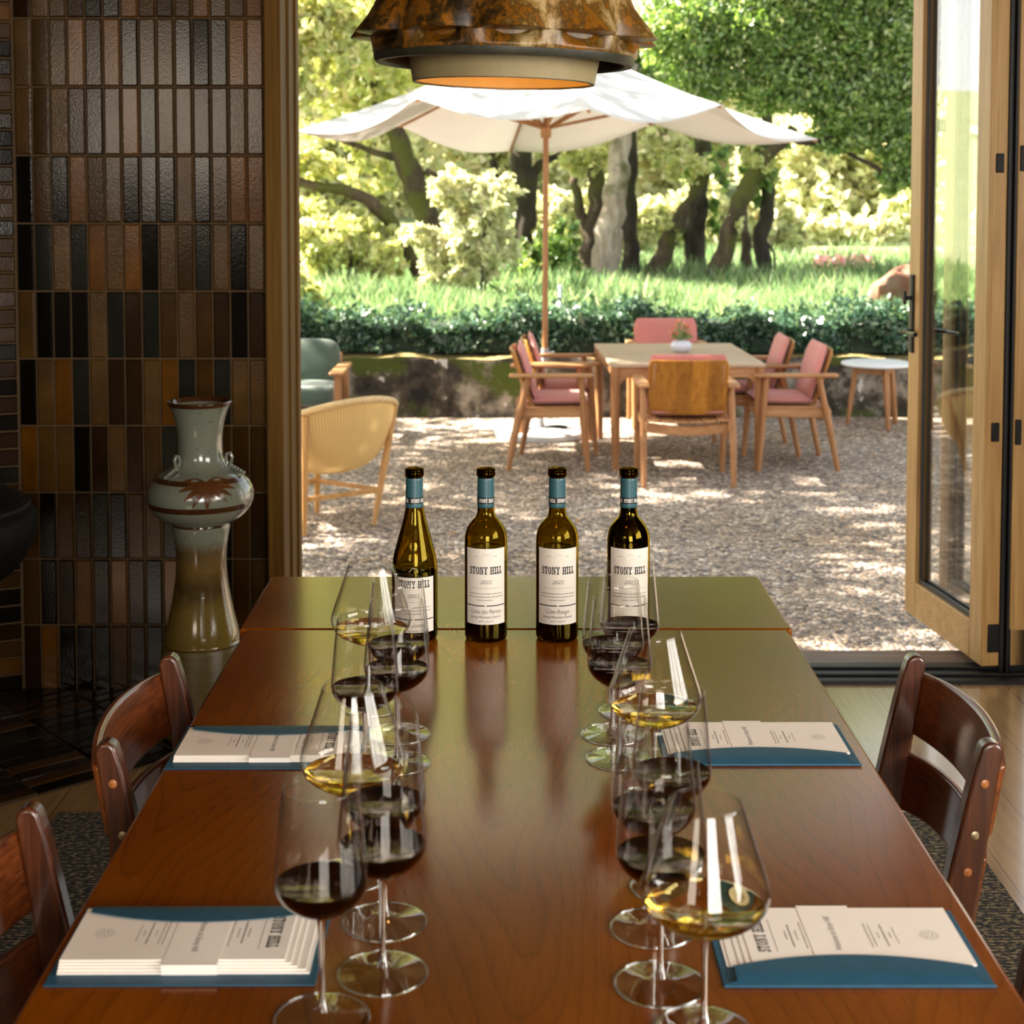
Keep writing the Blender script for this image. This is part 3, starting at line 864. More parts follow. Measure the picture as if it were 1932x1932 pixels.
# twisted lug handles on the shoulder and a brushed leaf spray
for a in (rad(-128), rad(-8)):
    ca, sa = cos(a), sin(a)
    def on(r, z, t=0.0): return (r * ca - t * sa, r * sa + t * ca, z)
    lug = MB().tube([on(.078, .494), on(.088, .508), on(.092, .524), on(.086, .536), on(.077, .534), on(.073, .520), on(.078, .505)], .0048, 8)
    for k in range(5):
        lug.lathe([(0, -.006), (.0045, -.004), (.006, 0), (.0045, .004), (0, .006)], 8, on(.088 + .0088 * k, .4975 - .0047 * k + .003))
    lug.build('lug_handle', VM, vase)
BRUSH = plain('brown_brushwork', (0.05, 0.018, 0.005), (0.08, 0.03, 0.008), 40, 0.2)
shp = sorted((p[1], p[0]) for p in vp if .360 < p[1] < .4915 and p[0] > .082)
def vr(z): return float(np.interp(z, [p[0] for p in shp], [p[1] for p in shp])) + .0006
sprm = MB()
for k, (a_, ln_) in enumerate([(-170, .05), (-140, .05), (-115, .055), (-90, .06), (-72, .04), (-50, .052), (-30, .05), (-8, .055), (20, .05), (160, .05)]):
    n = 7
    left, right = [], []
    for i in range(n + 1):
        t_ = i / n
        w_ = .0072 * sin(PI * (0.12 + .83 * t_))
        ln_s = ln_ * 1.35
        cx_, cz_ = cos(rad(a_)) * ln_s * t_, sin(rad(a_)) * ln_s * t_ * .72 - .012 * t_ * t_
        px_, pz_ = -sin(rad(a_)) * w_, cos(rad(a_)) * w_
        for lst, s_ in ((left, 1), (right, -1)):
            z_ = .470 + cz_ + s_ * pz_
            r_ = vr(z_) + .0009
            th_ = rad(-72) + (cx_ + s_ * px_) / .12
            lst.append((r_ * cos(th_), r_ * sin(th_), z_))
    b0 = len(left)
    sprm.add(left + right, [(i, i + 1, b0 + i + 1, b0 + i) for i in range(n)])
sprm.build('leaf_brushwork', BRUSH, vase, angle=180)

# dark round stove at the left edge
IRON = plain('dark_green_black_iron', (0.0012, 0.0016, 0.0012), (0.002, 0.0026, 0.002), 12, 0.55, 0.1, spec=0.2)
sv = Py(-165, 1010, 4.05)
stove = thing('hearth_stove', 'dark round metal stove at the left edge in front of the corner tiles', 'stove', (sv.x, 4.05, .009))
h = sv.z
MB().lathe(smooth_curve([(0.0, h - .19), (.14, h - .175), (.26, h - .115), (.315, h - .03), (.322, h + .03), (.30, h + .06)], 5) + [(.296, h + .064), (.29, h + .075)]
           + smooth_curve([(.285, h + .078), (.22, h + .12), (.15, h + .17), (.09, h + .20), (0.0, h + .205)], 5), 56).build('bowl', IRON, stove, angle=50)
MB().lathe([(.30, h + .058), (.306, h + .063), (.30, h + .072), (.286, h + .074), (.286, h + .06)], 56, closed=True).build('lid_seam', BLACK, stove)
MB().tube([(0, 0, h + .19), (0, 0, RZ - .012)], .075, 24).build('flue', IRON, stove)
MB().lathe([(0, 0), (.16, 0), (.16, .012), (.05, .03), (.045, h - .18), (0, h - .17)], 32).build('pedestal', IRON, stove)
# ================================================================== lettering helpers
def font_mesh(body, size, shear=0.0, bold=0.0):
    cu = bpy.data.curves.new('lettering', 'FONT')
    cu.body, cu.size, cu.shear, cu.offset = body, size, shear, bold
    cu.align_x = 'CENTER'
    cu.align_y = 'CENTER'
    cu.resolution_u = 3
    o = bpy.data.objects.new('lettering', cu)
    COL.objects.link(o)
    bpy.context.view_layer.update()
    ev = o.evaluated_get(bpy.context.evaluated_depsgraph_get())
    me = ev.to_mesh()
    vs = [(p.co.x, p.co.y) for p in me.vertices]
    fs = [tuple(p.vertices) for p in me.polygons]
    ev.to_mesh_clear()
    bpy.data.objects.remove(o)
    bpy.data.curves.remove(cu)
    return vs, fs
def R4(x0, y0, x1, y1): return [(x0, y0), (x1, y0), (x1, y1), (x0, y1)]
def slab_glyph(ch):
    s, k = .17, .17           # stem width, serif depth
    if ch == 'I': return .44, [R4(.11, 0, .33, 1), R4(0, 0, .44, k), R4(0, 1 - k, .44, 1)]
    if ch == 'L': return .62, [R4(.10, 0, .32, 1), R4(0, 0, .60, k), R4(0, 1 - k, .43, 1), R4(.47, 0, .60, .40)]
    if ch == 'H': return .86, [R4(.08, 0, .30, 1), R4(.56, 0, .78, 1), R4(0, 0, .38, k), R4(.48, 0, .86, k), R4(0, 1 - k, .38, 1), R4(.48, 1 - k, .86, 1), R4(.28, .45, .58, .56)]
    if ch == 'T': return .76, [R4(.265, 0, .495, 1), R4(0, 1 - k, .76, 1), R4(0, .66, .11, 1), R4(.65, .66, .76, 1), R4(.17, 0, .59, k)]
    if ch == 'N': return .90, [R4(.09, 0, .24, 1), R4(.66, 0, .81, 1), R4(0, 0, .34, k), R4(0, 1 - k, .26, 1), R4(.56, 1 - k, .90, 1), [(.18, 1), (.36, 1), (.78, 0), (.60, 0)]]
    if ch == 'Y': return .84, [R4(.31, 0, .53, .5), R4(.2, 0, .64, k), [(.335, .5), (.505, .5), (.29, 1), (.10, 1)], [(.335, .42), (.505, .42), (.74, 1), (.60, 1)], R4(0, 1 - k, .36, 1), R4(.52, 1 - k, .84, 1)]
    if ch == 'O':
        q = []
        n = 20
        for i in range(n):
            a, b = 2 * PI * i / n, 2 * PI * (i + 1) / n
            q.append([(.38 + .38 * cos(a), .5 + .51 * sin(a)), (.38 + .38 * cos(b), .5 + .51 * sin(b)), (.38 + .16 * cos(b), .5 + .38 * sin(b)), (.38 + .16 * cos(a), .5 + .38 * sin(a))])
        return .76, q
    if ch == 'S':
        c = smooth_curve([(.55, .74), (.46, .89), (.31, .94), (.15, .86), (.11, .72), (.22, .58), (.42, .47), (.53, .33), (.49, .14), (.32, .05), (.14, .10), (.05, .27)], 3)
        q = []
        for i in range(len(c) - 1):
            w0, w1 = [.055 + .055 * sin(PI * min(1, max(0, j / (len(c) - 1)))) for j in (i, i + 1)]
            (x0, y0), (x1, y1) = c[i], c[i + 1]
            l = math.hypot(x1 - x0, y1 - y0)
            nx, ny = -(y1 - y0) / l, (x1 - x0) / l
            q.append([(x0 - nx * w0, y0 - ny * w0), (x1 - nx * w1, y1 - ny * w1), (x1 + nx * w1, y1 + ny * w1), (x0 + nx * w0, y0 + ny * w0)])
        q += [R4(.53, .64, .62, 1.0), R4(0, 0, .09, .36)]
        return .62, q
    return .36, []
def slab_mesh(body, h, squeeze=1.0, gap=.10):
    vs, fs, x = [], [], 0.0
    for ch in body:
        w, polys = slab_glyph(ch)
        for p in polys:
            o = len(vs)
            vs += [((x + a) * h * squeeze, (b - .5) * h) for a, b in p]
            fs.append(tuple(range(o, o + len(p))))
        x += w + gap
    W2 = (x - gap) * h * squeeze / 2
    return [(a - W2, b) for a, b in vs], fs
def line_mesh(width, th, n=14):
    vs = [(-width / 2 + width * i / n, s * th / 2) for s in (-1, 1) for i in range(n + 1)]
    return vs, [(i, i + 1, n + 2 + i, n + 1 + i) for i in range(n)]
def scribble(width, h, seed):
    # a line of text too small to read: word-length dashes
    rng = random.Random(seed)
    vs, fs, x = [], [], -width / 2
    while x < width / 2 - .002:
        w = rng.uniform(.0018, .0052)
        w = min(w, width / 2 - x)
        o = len(vs)
        vs += [(x, -h * .3), (x + w, -h * .3), (x + w, h * .3), (x, h * .3)]
        fs.append((o, o + 1, o + 2, o + 3))
        x += w + .0011
    return vs, fs
def fit(m, width):
    xs = [p[0] for p in m[0]]
    k = width / (max(xs) - min(xs))
    c = (max(xs) + min(xs)) / 2
    return [((x - c) * k, y) for x, y in m[0]], m[1]

# ================================================================== wine bottles
OLIVE = glass_mat('olive_bottle_glass', (0.61, 0.51, 0.10), 0.0, 1.5)
LIPG = glass_mat('dark_lip_glass', (0.30, 0.20, 0.03), 0.0, 1.5)
TEAL = plain('teal_capsule', (0.022, 0.085, 0.105), (0.028, 0.10, 0.12), 20, 0.42, coat=0.1)
CAPBLK = plain('black_capsule_band', (0.008, 0.008, 0.009), (0.012, 0.012, 0.013), 20, 0.4)
LABEL = plain('bottle_label_paper', (0.74, 0.70, 0.63), (0.71, 0.67, 0.60), 40, 0.6, 0.03, 400)
DARKWINE, nt_, b_ = new_mat('dark_red_wine_in_bottle')
nz_ = nd(nt_, 'ShaderNodeTexNoise', {'Vector': coords(nt_), 'Scale': 9.0})
L(nt_, ramp(nt_, nz_.outputs[0], [(0.3, (0.004, 0.0012, 0.0012)), (0.7, (0.006, 0.0018, 0.0016))]), b_.inputs['Base Color'])
b_.inputs['Roughness'].default_value = 0.06
def bottle(label, px, py, kind, level, name_line, capoff):
    p = Pz(px, py, TH)
    t = thing('wine_bottle', label, 'bottle', (p.x, p.y, TH), 0, 'wine bottles lined up at the far end of the table')
    if kind == 'bordeaux':
        R = .0372
        pr = [(.030, 0), (.034, .001), (.0365, .005), (R, .012), (R, .060), (R, .12), (R, .168), (.0368, .179), (.0352, .188), (.0312, .198), (.0240, .2075), (.0182, .2145), (.0154, .2215), (.0146, .232), (.0144, .252), (.0142, .285)]
        lz0, lz1, lw, zoff = .0335, .166, 2.05, 0.0
    else:
        R = .0398
        pr = [(.031, 0), (.036, .001), (.0388, .005), (R, .012), (R, .060), (R, .112), (.0394, .128), (.0370, .146), (.0326, .163), (.0282, .180), (.0232, .197), (.0190, .2140), (.0162, .2290), (.0152, .240), (.0149, .252), (.0146, .285)]
        lz0, lz1, lw, zoff = .0200, .116, 1.95, -.0235
    outer = smooth_curve(pr, 3)
    outer[-1] = pr[-1]
    lip = [(.0142, .2855), (.0158, .286), (.0166, .2885), (.0166, .2925), (.0160, .2940), (.0166, .2955), (.0163, .2985), (.0150, .3000), (.0102, .3000), (.0096, .297)]
    TK = .0030
    inner = [(max(r - TK, .0094), z) for r, z in outer if z > .010][::-1]
    inner += [(R - .007, .008), (.018, .016), (0.0, .024)]
    base = [(0.0, .016), (.016, .010), (.026, .002)]
    MB().lathe(base + outer + [(.0098, .2852)] + inner[1:], 56).build('glass_body', OLIVE, t, angle=60)
    MB().lathe([(.0098, .2853)] + lip + [(.0098, .2853)], 48).build('lip_ring', LIPG, t, angle=60)
    # wine, a hair inside the inner wall
    win = [(r - .0004, z) for r, z in inner[::-1] if z > .0085 and z < level]
    win = [(0.0, .0255), (.018, .0175), (R - .0076, .0092)] + win[3:]
    rl = float(np.interp(level, [z for _, z in inner[::-1]][3:], [r for r, _ in inner[::-1]][3:])) - .0004
    win += [(rl, level), (rl * .85, level - .0012), (0.0, level - .0014)]
    MB().lathe(win, 48).build('wine', DARKWINE, t, angle=60)
    # capsule with black band and lettering
    rc = lambda z: float(np.interp(z, [q[1] for q in outer], [q[0] for q in outer])) + .0005
    cz = [.2325, .236, .24, .245, .252, .26, .27, .28, .2835]
    cap = MB().lathe([(rc(.2325) - .0003, .2322)] + [(rc(z), z) for z in cz] + [(rc(.2835) - .0003, .2838)], 40).build('capsule', TEAL, t, angle=60)
    bz = [.2395, .243, .247, .2505]
    bnd = MB().lathe([(rc(z) + .00025, z) for z in bz], 40).build('capsule_band', CAPBLK, cap, angle=60)
    lt = MB()
    for k in range(3):
        m = fit(slab_mesh('STONY HILL', .0062, 1), .0275)
        vs = []
        for x, y in m[0]:
            z = .245 + y
            r = rc(z) + .0006
            a = x / rc(.245) + capoff + k * 2 * PI / 3
            vs.append((r * sin(a), -r * cos(a), z))
        lt.add(vs, m[1])
    lt.build('lettering', WHITE_INK, cap, angle=180)
    # paper label wrapped round the front
    def lf(u, v):
        a = (u - .5) * 2 * lw / 2 * 1.0
        z = lz0 + (lz1 - lz0) * v
        rr = float(np.interp(z, [q[1] for q in outer], [q[0] for q in outer])) + .00035
        return Vector((rr * sin(a), -rr * cos(a), z)), Vector((sin(a), -cos(a), 0))
    lb = MB().sheet(lf, 36, 8, .0003).build('label', LABEL, t, angle=60)
    def wrap(m, zc):
        vs = []
        for x, y in m[0]:
            z = zc + y + zoff
            rr = float(np.interp(z, [q[1] for q in outer], [q[0] for q in outer])) + .0009
            a = x / rr
            vs.append((rr * sin(a), -rr * cos(a), z))
        return vs, m[1]
    dy = .0
    big, mid, thin = MB(), MB(), MB()
    big.add(*wrap(fit(slab_mesh('STONY HILL', .0130), .060), .128))
    big.add(*wrap((lambda m: ([(x - lw * R / 4 - .0006, y) for x, y in m[0]], m[1]))(line_mesh(lw * R / 2 - .0022, .0018, 12)), .0665))
    big.add(*wrap((lambda m: ([(x + lw * R / 4 + .0006, y) for x, y in m[0]], m[1]))(line_mesh(lw * R / 2 - .0022, .0018, 12)), .0665))
    mid.add(*wrap(fit(font_mesh('2022', .009, .35), .021), .1075))
    if name_line: mid.add(*wrap(fit(font_mesh(name_line, .011, .35), .056 if len(name_line) > 11 else .042), .0562))
    mid.add(*wrap(fit(font_mesh('Spring Mountain District', .0065, .4), .056), .0468))
    thin.add(*wrap(fit(font_mesh('NAPA VALLEY', .0034), .027), .0392))
    thin.add(*wrap(line_mesh(.054, .0004, 10), .0972))
    for k, (z, w) in enumerate(((.0875, .064), (.082, .066), (.0765, .030))):
        thin.add(*wrap(scribble(w, .0021, 5 + k + int(px)), z))
    for sx in (-.0165, .0165):
        thin.add(*wrap((lambda m: ([(x + sx, y) for x, y in m[0]], m[1]))(scribble(.0062, .0016, 3)), .1525))
    big.build('brand_lettering', INK_BLACK, lb, angle=180)
    mid.build('script_lettering', INK, lb, angle=180)
    thin.build('small_print', INK, lb, angle=180)
    # pale embossed hill crest
    ce = MB()
    c_ = smooth_curve([(-.008, -.003), (-.004, .001), (-.001, .0045), (.002, .002), (.005, .0035), (.008, -.003)], 4)
    for i in range(len(c_) - 1):
        (x0, y0), (x1, y1) = c_[i], c_[i + 1]
        ce.add(*wrap(([(x0, y0 - .0005), (x1, y1 - .0005), (x1, y1 + .0005), (x0, y0 + .0005)], [(0, 1, 2, 3)]), .1525))
    ce.build('crest', INK_PALE, lb, angle=180)
    return t
bottle('sloping-shouldered wine bottle, leftmost of the four, partly behind the tasting glasses', 783, 1203, 'burgundy', .128, 'Chardonnay', 0.55)
bottle('half-empty square-shouldered wine bottle, second from the left, next to the sloping-shouldered one', 917, 1203, 'bordeaux', .160, 'Côtes des Pierres', 0.1)
bottle('half-empty square-shouldered wine bottle, third from the left, next to the full dark one', 1051, 1203, 'bordeaux', .160, 'Côte Rouge', 0.9)
bottle('full dark wine bottle at the right end of the row behind a glass', 1185, 1203, 'bordeaux', .236, '', 0.3)

# ================================================================== wine glasses
CLEAR = glass_mat('clear_stem_glass', (1, 1, 1), 0.0, 1.48)
BOWL = thin_glass('thin_bowl_glass', (0.985, 0.985, 0.98), 1.36, 0.45)
FOOTG = thin_glass('thin_foot_glass', (0.97, 0.97, 0.96), 1.45, 0.3, 0.02, 0.75)
REDW = glass_mat('red_wine', (0.55, 0.46, 0.44), 0.0, 1.34, (0.30, 0.006, 0.02), 700)
WHITEW = glass_mat('white_wine', (1.0, 0.97, 0.80), 0.0, 1.34, (0.95, 0.78, 0.10), 22)
def wine_glass_parts(t, prof, level, stem_top, foot_r, wine_mat):
    out = smooth_curve(prof, 5)
    th = .0009
    inn = [(max(r - th, 0), z + (th * 1.2 if i < 8 else 0)) for i, (r, z) in enumerate(out)]
    inn[0] = (0.0, inn[0][1])
    o0 = [(0.0, out[0][1])] + out[1:]
    rim = [(out[-1][0] - th * .3, out[-1][1] + .0005), (out[-1][0] - th * .7, out[-1][1] + .0005)]
    MB().lathe(o0 + rim + inn[::-1], 64).build('bowl', BOWL, t, angle=180)
    st = smooth_curve([(.0075, stem_top + .004), (.0048, stem_top - .004), (.0033, stem_top - .02), (.0029, stem_top * .5), (.0033, .022), (.0058, .008)], 4)
    MB().lathe(st, 20, cap0=True, cap1=True).build('stem', CLEAR, t, angle=60)
    ft = [(0.0, .0078), (.0058, .0075), (.011, .0050), (.02, .0034), (foot_r - .004, .0019), (foot_r - .0018, .0017), (foot_r - .0018, .0004), (foot_r - .004, .0003), (0.0, .0004)]
    MB().lathe(ft, 64).build('foot', FOOTG, t, angle=60)
    rg = [(foot_r - .0009 + .0010 * cos(a), .0012 + .0011 * sin(a)) for a in np.linspace(0, 2 * PI, 9)[:-1]]
    MB().lathe(rg, 72, closed=True).build('foot_rim', CLEAR, t, angle=180)
    iz = [z for _, z in inn]
    ir = [r for r, _ in inn]
    wn_ = [(0.0, iz[0] + .0002)] + [(max(r - .0003, .0005), z + .0002) for r, z in inn[1:] if z < level - .0008]
    rl = float(np.interp(level, iz, ir)) - .0003
    wn_ += [(rl, level), (rl - .0012, level - .0006), (0.0, level - .0007)]
    MB().lathe(wn_, 56).build('wine', wine_mat, t, angle=50)
RED_PROF = [(.0005, .0985), (.006, .0992), (.016, .1030), (.0285, .1100), (.0380, .1185), (.0432, .1270), (.0446, .1345), (.0443, .1430), (.0428, .1600), (.0405, .1850), (.0380, .2100), (.0364, .2250)]
WHITE_PROF = [(.0005, .0955), (.007, .0962), (.020, .0995), (.0370, .1065), (.0500, .1150), (.0580, .1250), (.0604, .1345), (.0595, .1430), (.0555, .1560), (.0480, .1780), (.0400, .2020), (.0340, .2200)]
protos = {}
GG = 'wine glasses in two rows down the table'
def wine_glass(kind, px, py, label, rz):
    p = Pz(px, py, TH)
    if kind in protos:
        return dup(protos[kind], (p.x, p.y, TH), rz, label)
    t = thing('wine_glass', label, 'wine glass', (p.x, p.y, TH), rz, GG)
    if kind == 'red':
        wine_glass_parts(t, RED_PROF, .1335, .099, .0458, REDW)
    else:
        wine_glass_parts(t, WHITE_PROF, .1225, .096, .0462, WHITEW)
    protos[kind] = t
    return t
for kind, px, py, lb in (
    ('red', 608, 1922, 'glass of red wine at the near end of the left row, beside the folder'),
    ('red', 722, 1837, 'glass of red wine second in the left row, its whole foot in clear view'),
    ('red', 726, 1740, 'glass of red wine third in the left row, directly behind the second'),
    ('white', 667, 1650, 'wide glass of white wine midway along the left row, overlapping the far left folder'),
    ('red', 690, 1482, 'glass of red wine fifth in the left row, just behind the middle white wine'),
    ('red', 749, 1440, 'glass of red wine sixth in the left row, the dark bowl nearest the table centre'),
    ('red', 752, 1385, 'glass of red wine seventh in the left row, in front of the leftmost bottle'),
    ('white', 701, 1334, 'wide glass of white wine at the far end of the left row'),
    ('white', 1328, 1948, 'wide glass of white wine at the near end of the right row'),
    ('red', 1246, 1858, 'glass of red wine second in the right row, close behind the nearest white wine'),
    ('red', 1232, 1752, 'glass of red wine third in the right row, behind the nearest white wine'),
    ('red', 1266, 1674, 'glass of red wine fourth in the right row, in front of the far right folder'),
    ('white', 1234, 1510, 'wide glass of white wine midway along the right row'),
    ('red', 1168, 1432, 'glass of red wine sixth in the right row, just behind the middle white wine'),
    ('red', 1156, 1386, 'glass of red wine seventh in the right row, leftmost rim of that row'),
    ('red', 1187, 1342, 'glass of red wine at the far end of the right row, before the full bottle')):
    wine_glass(kind, px, py, lb, random.uniform(0, 6))

# ================================================================== tasting folders and the cards in them
FW, FH = .158, .268
def folder(corner, rz, label, cl, fan, sh=0.0):
    t = thing('menu_folder', label, 'folder', corner, rz, 'blue folders laid on the table')
    # local x: reading direction across the card, local y: up the card
    MB().box2((-FW / 2, -FH / 2, 0), (FW / 2, FH / 2, .0016)).build('back_cover', BLUE, t, bevel=.0006)
    cz = .0017 + fan * .00095
    n = 24
    edge = []
    for i in range(n + 1):
        y = -FH / 2 + .014 + (FH - .028) * i / n
        q = (2 * y / (FH - .028))
        edge.append((-FW / 2 + .030 + .022 * (1 - q * q), y))
    pts = [(-FW / 2 - .0004, -FH / 2), (-FW / 2 + .010, -FH / 2)] + edge + [(-FW / 2 + .010, FH / 2), (-FW / 2 - .0004, FH / 2)]
    zt = lambda x: .0019 + (cz - .0010) * min(1, max(0, (x + FW / 2) / .022)) ** .6
    pk = MB()
    # pocket flap: rises from the fold over the cards
    rows = []
    m = 6
    for i in range(n + 1):
        x1, y = edge[i]
        row = []
        for j in range(m + 1):
            x = -FW / 2 + (x1 + FW / 2) * j / m
            yy = y if j > 0 else -FH / 2 + FH * i / n
            row.append((x, yy, zt(x) + .0012))
        rows.append(row)
    vs = [p for r in rows for p in r]
    k = len(vs)
    vs += [(x, y, z - .0008) for x, y, z in vs]
    w = m + 1
    fs = []
    for i in range(n):
        for j in range(m):
            a = i * w + j
            fs.append((a, a + w, a + w + 1, a + 1))
            fs.append((k + a, k + a + 1, k + a + w + 1, k + a + w))
        a = i * w + m
        fs.append((a, a + w, k + a + w, k + a))
        a = i * w
        fs.append((a, k + a, k + a + w, a + w))
    pk.add(vs, fs)
    pk.build('pocket', BLUE, t, angle=50)
    MB().box2((-FW / 2 - .0009, -FH / 2, 0.0001), (-FW / 2 + .0004, FH / 2, .0032)).build('spine', BLUE, t, bevel=.0005)
    # cards: loose stack tied by a paper band
    c = thing('tasting_cards', cl, 'cards', corner, rz, 'card stacks in the blue folders')
    CW, CH = .122 + min(sh, 0), .252
    x0 = -FW / 2 + .018 + max(sh, 0)
    fk = min(1.0, fan / 9)
    rng = random.Random(int(fan * 10) + int(rz * 10))
    top = .0018
    for i in range(5):
        dx, dyy = .0024 * (4 - i) * fk, -.0044 * (4 - i) * (1 if i < 3 else .6)
        z = .0018 + i * fan * .00019 * 1.0
        MB().box2((x0 + dx * .8, -CH / 2 + max(0, i - 2) * .0, z), (x0 + CW + dx, CH / 2 - .0 - i * .0065 * (1 if i > 1 else .6), z + fan * .00017)).build('card', PAPER, c)
        top = z + fan * .00017
    bx = x0
    b = MB()
    by0, by1 = -.022, .034
    b.box2((bx - .0005, by0, top + .0001), (bx + CW + .0012 + .0096 * fk, by1, top + .0004)).box2((bx + CW + .0004 + .0096 * fk, by0, .0018), (bx + CW + .0012 + .0096 * fk, by1, top + .0004))
    bd = b.build('paper_band', PAPER, c)
    zt_ = top + .00055
    def flat(m, x, y, rot=0, z=zt_):
        return [(x + p[0], y + p[1], z) for p in m[0]], m[1]
    mx_ = x0 + CW / 2
    MB().add(*flat(fit(font_mesh('Welcome to Stony Hill', .010, .25), .072), mx_ + .004, .006, 0, top + .0006)).build('lettering', INK, bd, angle=180)
    zt_ = top + .0002
    hdg = MB().add(*flat(fit(slab_mesh('STONY HILL', .0125), .066), mx_ - .002, .0835, 0, zt_))
    hdg.build('heading_lettering', INK_BLACK, c, angle=180)
    tx = MB()
    tx.add(*flat(line_mesh(.070, .0005, 2), mx_, .0700, 0, zt_))
    for y, w_, h_ in ((.056, .018, .003), (.051, .050, .006), (.045, .020, .003), (.038, .056, .0028), (-.030, .050, .0026), (-.0345, .046, .0026), (-.0405, .012, .0024), (-.047, .046, .0060), (-.053, .012, .0026), (-.0585, .034, .0024)):
        tx.add(*flat(scribble(w_, h_ * (.42 if h_ > .004 else .6), int(y * 1e4) + 900), mx_, y, 0, zt_))
    tx.build('small_print', INK, c, angle=180)
    cr = MB()
    for r in (.0098, .0075):
        for i in range(26):
            a, b2 = 2 * PI * i / 26, 2 * PI * (i + 1) / 26
            cr.add([(mx_ + q * cos(e), -.094 + q * sin(e), zt_) for e in (a, b2) for q in (r - .0006, r)], [(0, 2, 3, 1)])
    for i in range(5):
        a = i * 2 * PI / 5
        cr.add([(mx_ + .0045 * cos(a + d) * s_, -.094 + .0045 * sin(a + d) * s_, zt_) for d, s_ in ((-.3, 1), (0, .4), (.3, 1), (0, 1.25))], [(0, 1, 2, 3)])
    cr.build('crest', INK_PALE, c, angle=180)
def corner_center(px, py, sx, rz):
    p = Pz(px, py, TH)
    return (p.x + sx * FH / 2, p.y + FW / 2, TH + .0006)
fl = 'blue folder holding white cards, '
folder(corner_center(80, 1863, 1, 0), -PI / 2 + rad(.4), fl + 'flat at the near left corner of the table', 'fanned stack of white cards, bold black heading near the glasses, in the near left folder', 11, -.012)
folder(corner_center(308, 1453, 1, 0), -PI / 2 + rad(.4), fl + 'far along the left edge behind the middle white wine', 'stack of white cards with paper band in the far left folder', 7, -.012)
folder(corner_center(1880, 1865, -1, 0), PI / 2, fl + 'flat at the near right corner of the table', 'neat stack of white cards tucked in the near right folder', 3.5, .017)
folder(corner_center(1626, 1446, -1, 0), PI / 2, fl + 'far along the right edge, near the pulled-out chair', 'neat stack of white cards tucked in the far right folder', 3.5, .017)
# ================================================================== outdoors
G = -0.42                                   # gravel level
def Pg(px, py): return Pz(px, py, G)
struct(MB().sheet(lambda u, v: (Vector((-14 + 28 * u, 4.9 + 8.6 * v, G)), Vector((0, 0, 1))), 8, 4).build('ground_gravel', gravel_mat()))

WY = Pz(957, 786, G).y                      # foot of the garden wall
wt = Py(957, 676, WY).z
STONE, nt_, b_ = new_mat('mossy_stone')
v_ = coords(nt_)
na = nd(nt_, 'ShaderNodeTexNoise', {'Vector': v_, 'Scale': 3.2, 'Detail': 8.0, 'Roughness': 0.68})
nb2 = nd(nt_, 'ShaderNodeTexNoise', {'Vector': coords(nt_, (1, 1, 1.3)), 'Scale': 1.9, 'Detail': 6.0, 'Roughness': 0.65})
nc = nd(nt_, 'ShaderNodeTexNoise', {'Vector': coords(nt_, (1.4, 1.4, 1)), 'Scale': 4.6, 'Detail': 3.0})
c1_ = ramp(nt_, na.outputs[0], [(0.36, (0.010, 0.009, 0.007)), (0.48, (0.06, 0.048, 0.035)), (0.6, (0.30, 0.26, 0.21))])
mo = nd(nt_, 'ShaderNodeMixRGB', {0: ramp(nt_, nb2.outputs[0], [(0.52, (0, 0, 0)), (0.60, (1, 1, 1))]), 1: c1_, 2: (0.06, 0.08, 0.006, 1)})
wh = nd(nt_, 'ShaderNodeMixRGB', {0: ramp(nt_, nc.outputs[0], [(0.64, (0, 0, 0)), (0.67, (1, 1, 1))]), 1: mo.outputs[0], 2: (0.55, 0.52, 0.48, 1)})
L(nt_, wh.outputs[0], b_.inputs['Base Color'])
b_.inputs['Roughness'].default_value = 0.9
bump(nt_, b_, na.outputs[0], 0.8, 0.06)
rngw = np.random.RandomState(4)
def wallf(u, v):
    x = -7 + 14 * u
    zz = G - .05 + (wt - G + .05) * v
    return Vector((x, WY + .02 * sin(3 * x) + .015 * sin(11 * x + 9 * zz) + .03 * (v - .5) + .02 * sin(23 * x) * sin(17 * zz), zz + (.012 * sin(5 * x) + .008 * sin(13 * x)) * v)), Vector((0, -1, 0))
wl = MB().sheet(wallf, 140, 8)
def wtop(u, v):
    x = -7 + 14 * u
    return Vector((x, WY + .03 * .5 + .02 * sin(3 * x) + .015 * sin(11 * x + 9 * wt) + .02 * sin(23 * x) * sin(17 * wt) + v * .42, wt + .012 * sin(5 * x) + .008 * sin(13 * x) + .02 * sin(PI * v))), Vector((0, 0, 1))
STONETOP = plain('mossy_stone_cap', (0.28, 0.20, 0.07), (0.14, 0.12, 0.035), 7, 0.9, 0.5, 30)
wl2 = MB()
wl2.add(wl.v, wl.f, 0)
tp = MB().sheet(wtop, 140, 3)
wl2.add(tp.v, tp.f, 1)
struct(wl2.build('retaining_wall', [STONE, STONETOP], angle=60))

# lawn and the rising bank behind it
LAWN = plain('lawn_soil', (0.15, 0.21, 0.08), (0.24, 0.26, 0.12), 1.2, 0.95, 0.3, 40)
def lz(x, y):
    d = y - WY
    return wt - .02 + .012 * d + (0.0 if d < 16 else .012 * (d - 16) ** 1.55)
def lawnf(u, v):
    y = WY + .35 + 75 * v ** 1.6
    x = (-1 + 2 * u) * (12 + 40 * v)
    return Vector((x, y, lz(x, y))), Vector((0, 0, 1))
struct(MB().sheet(lawnf, 20, 30).build('lawn_ground', LAWN))

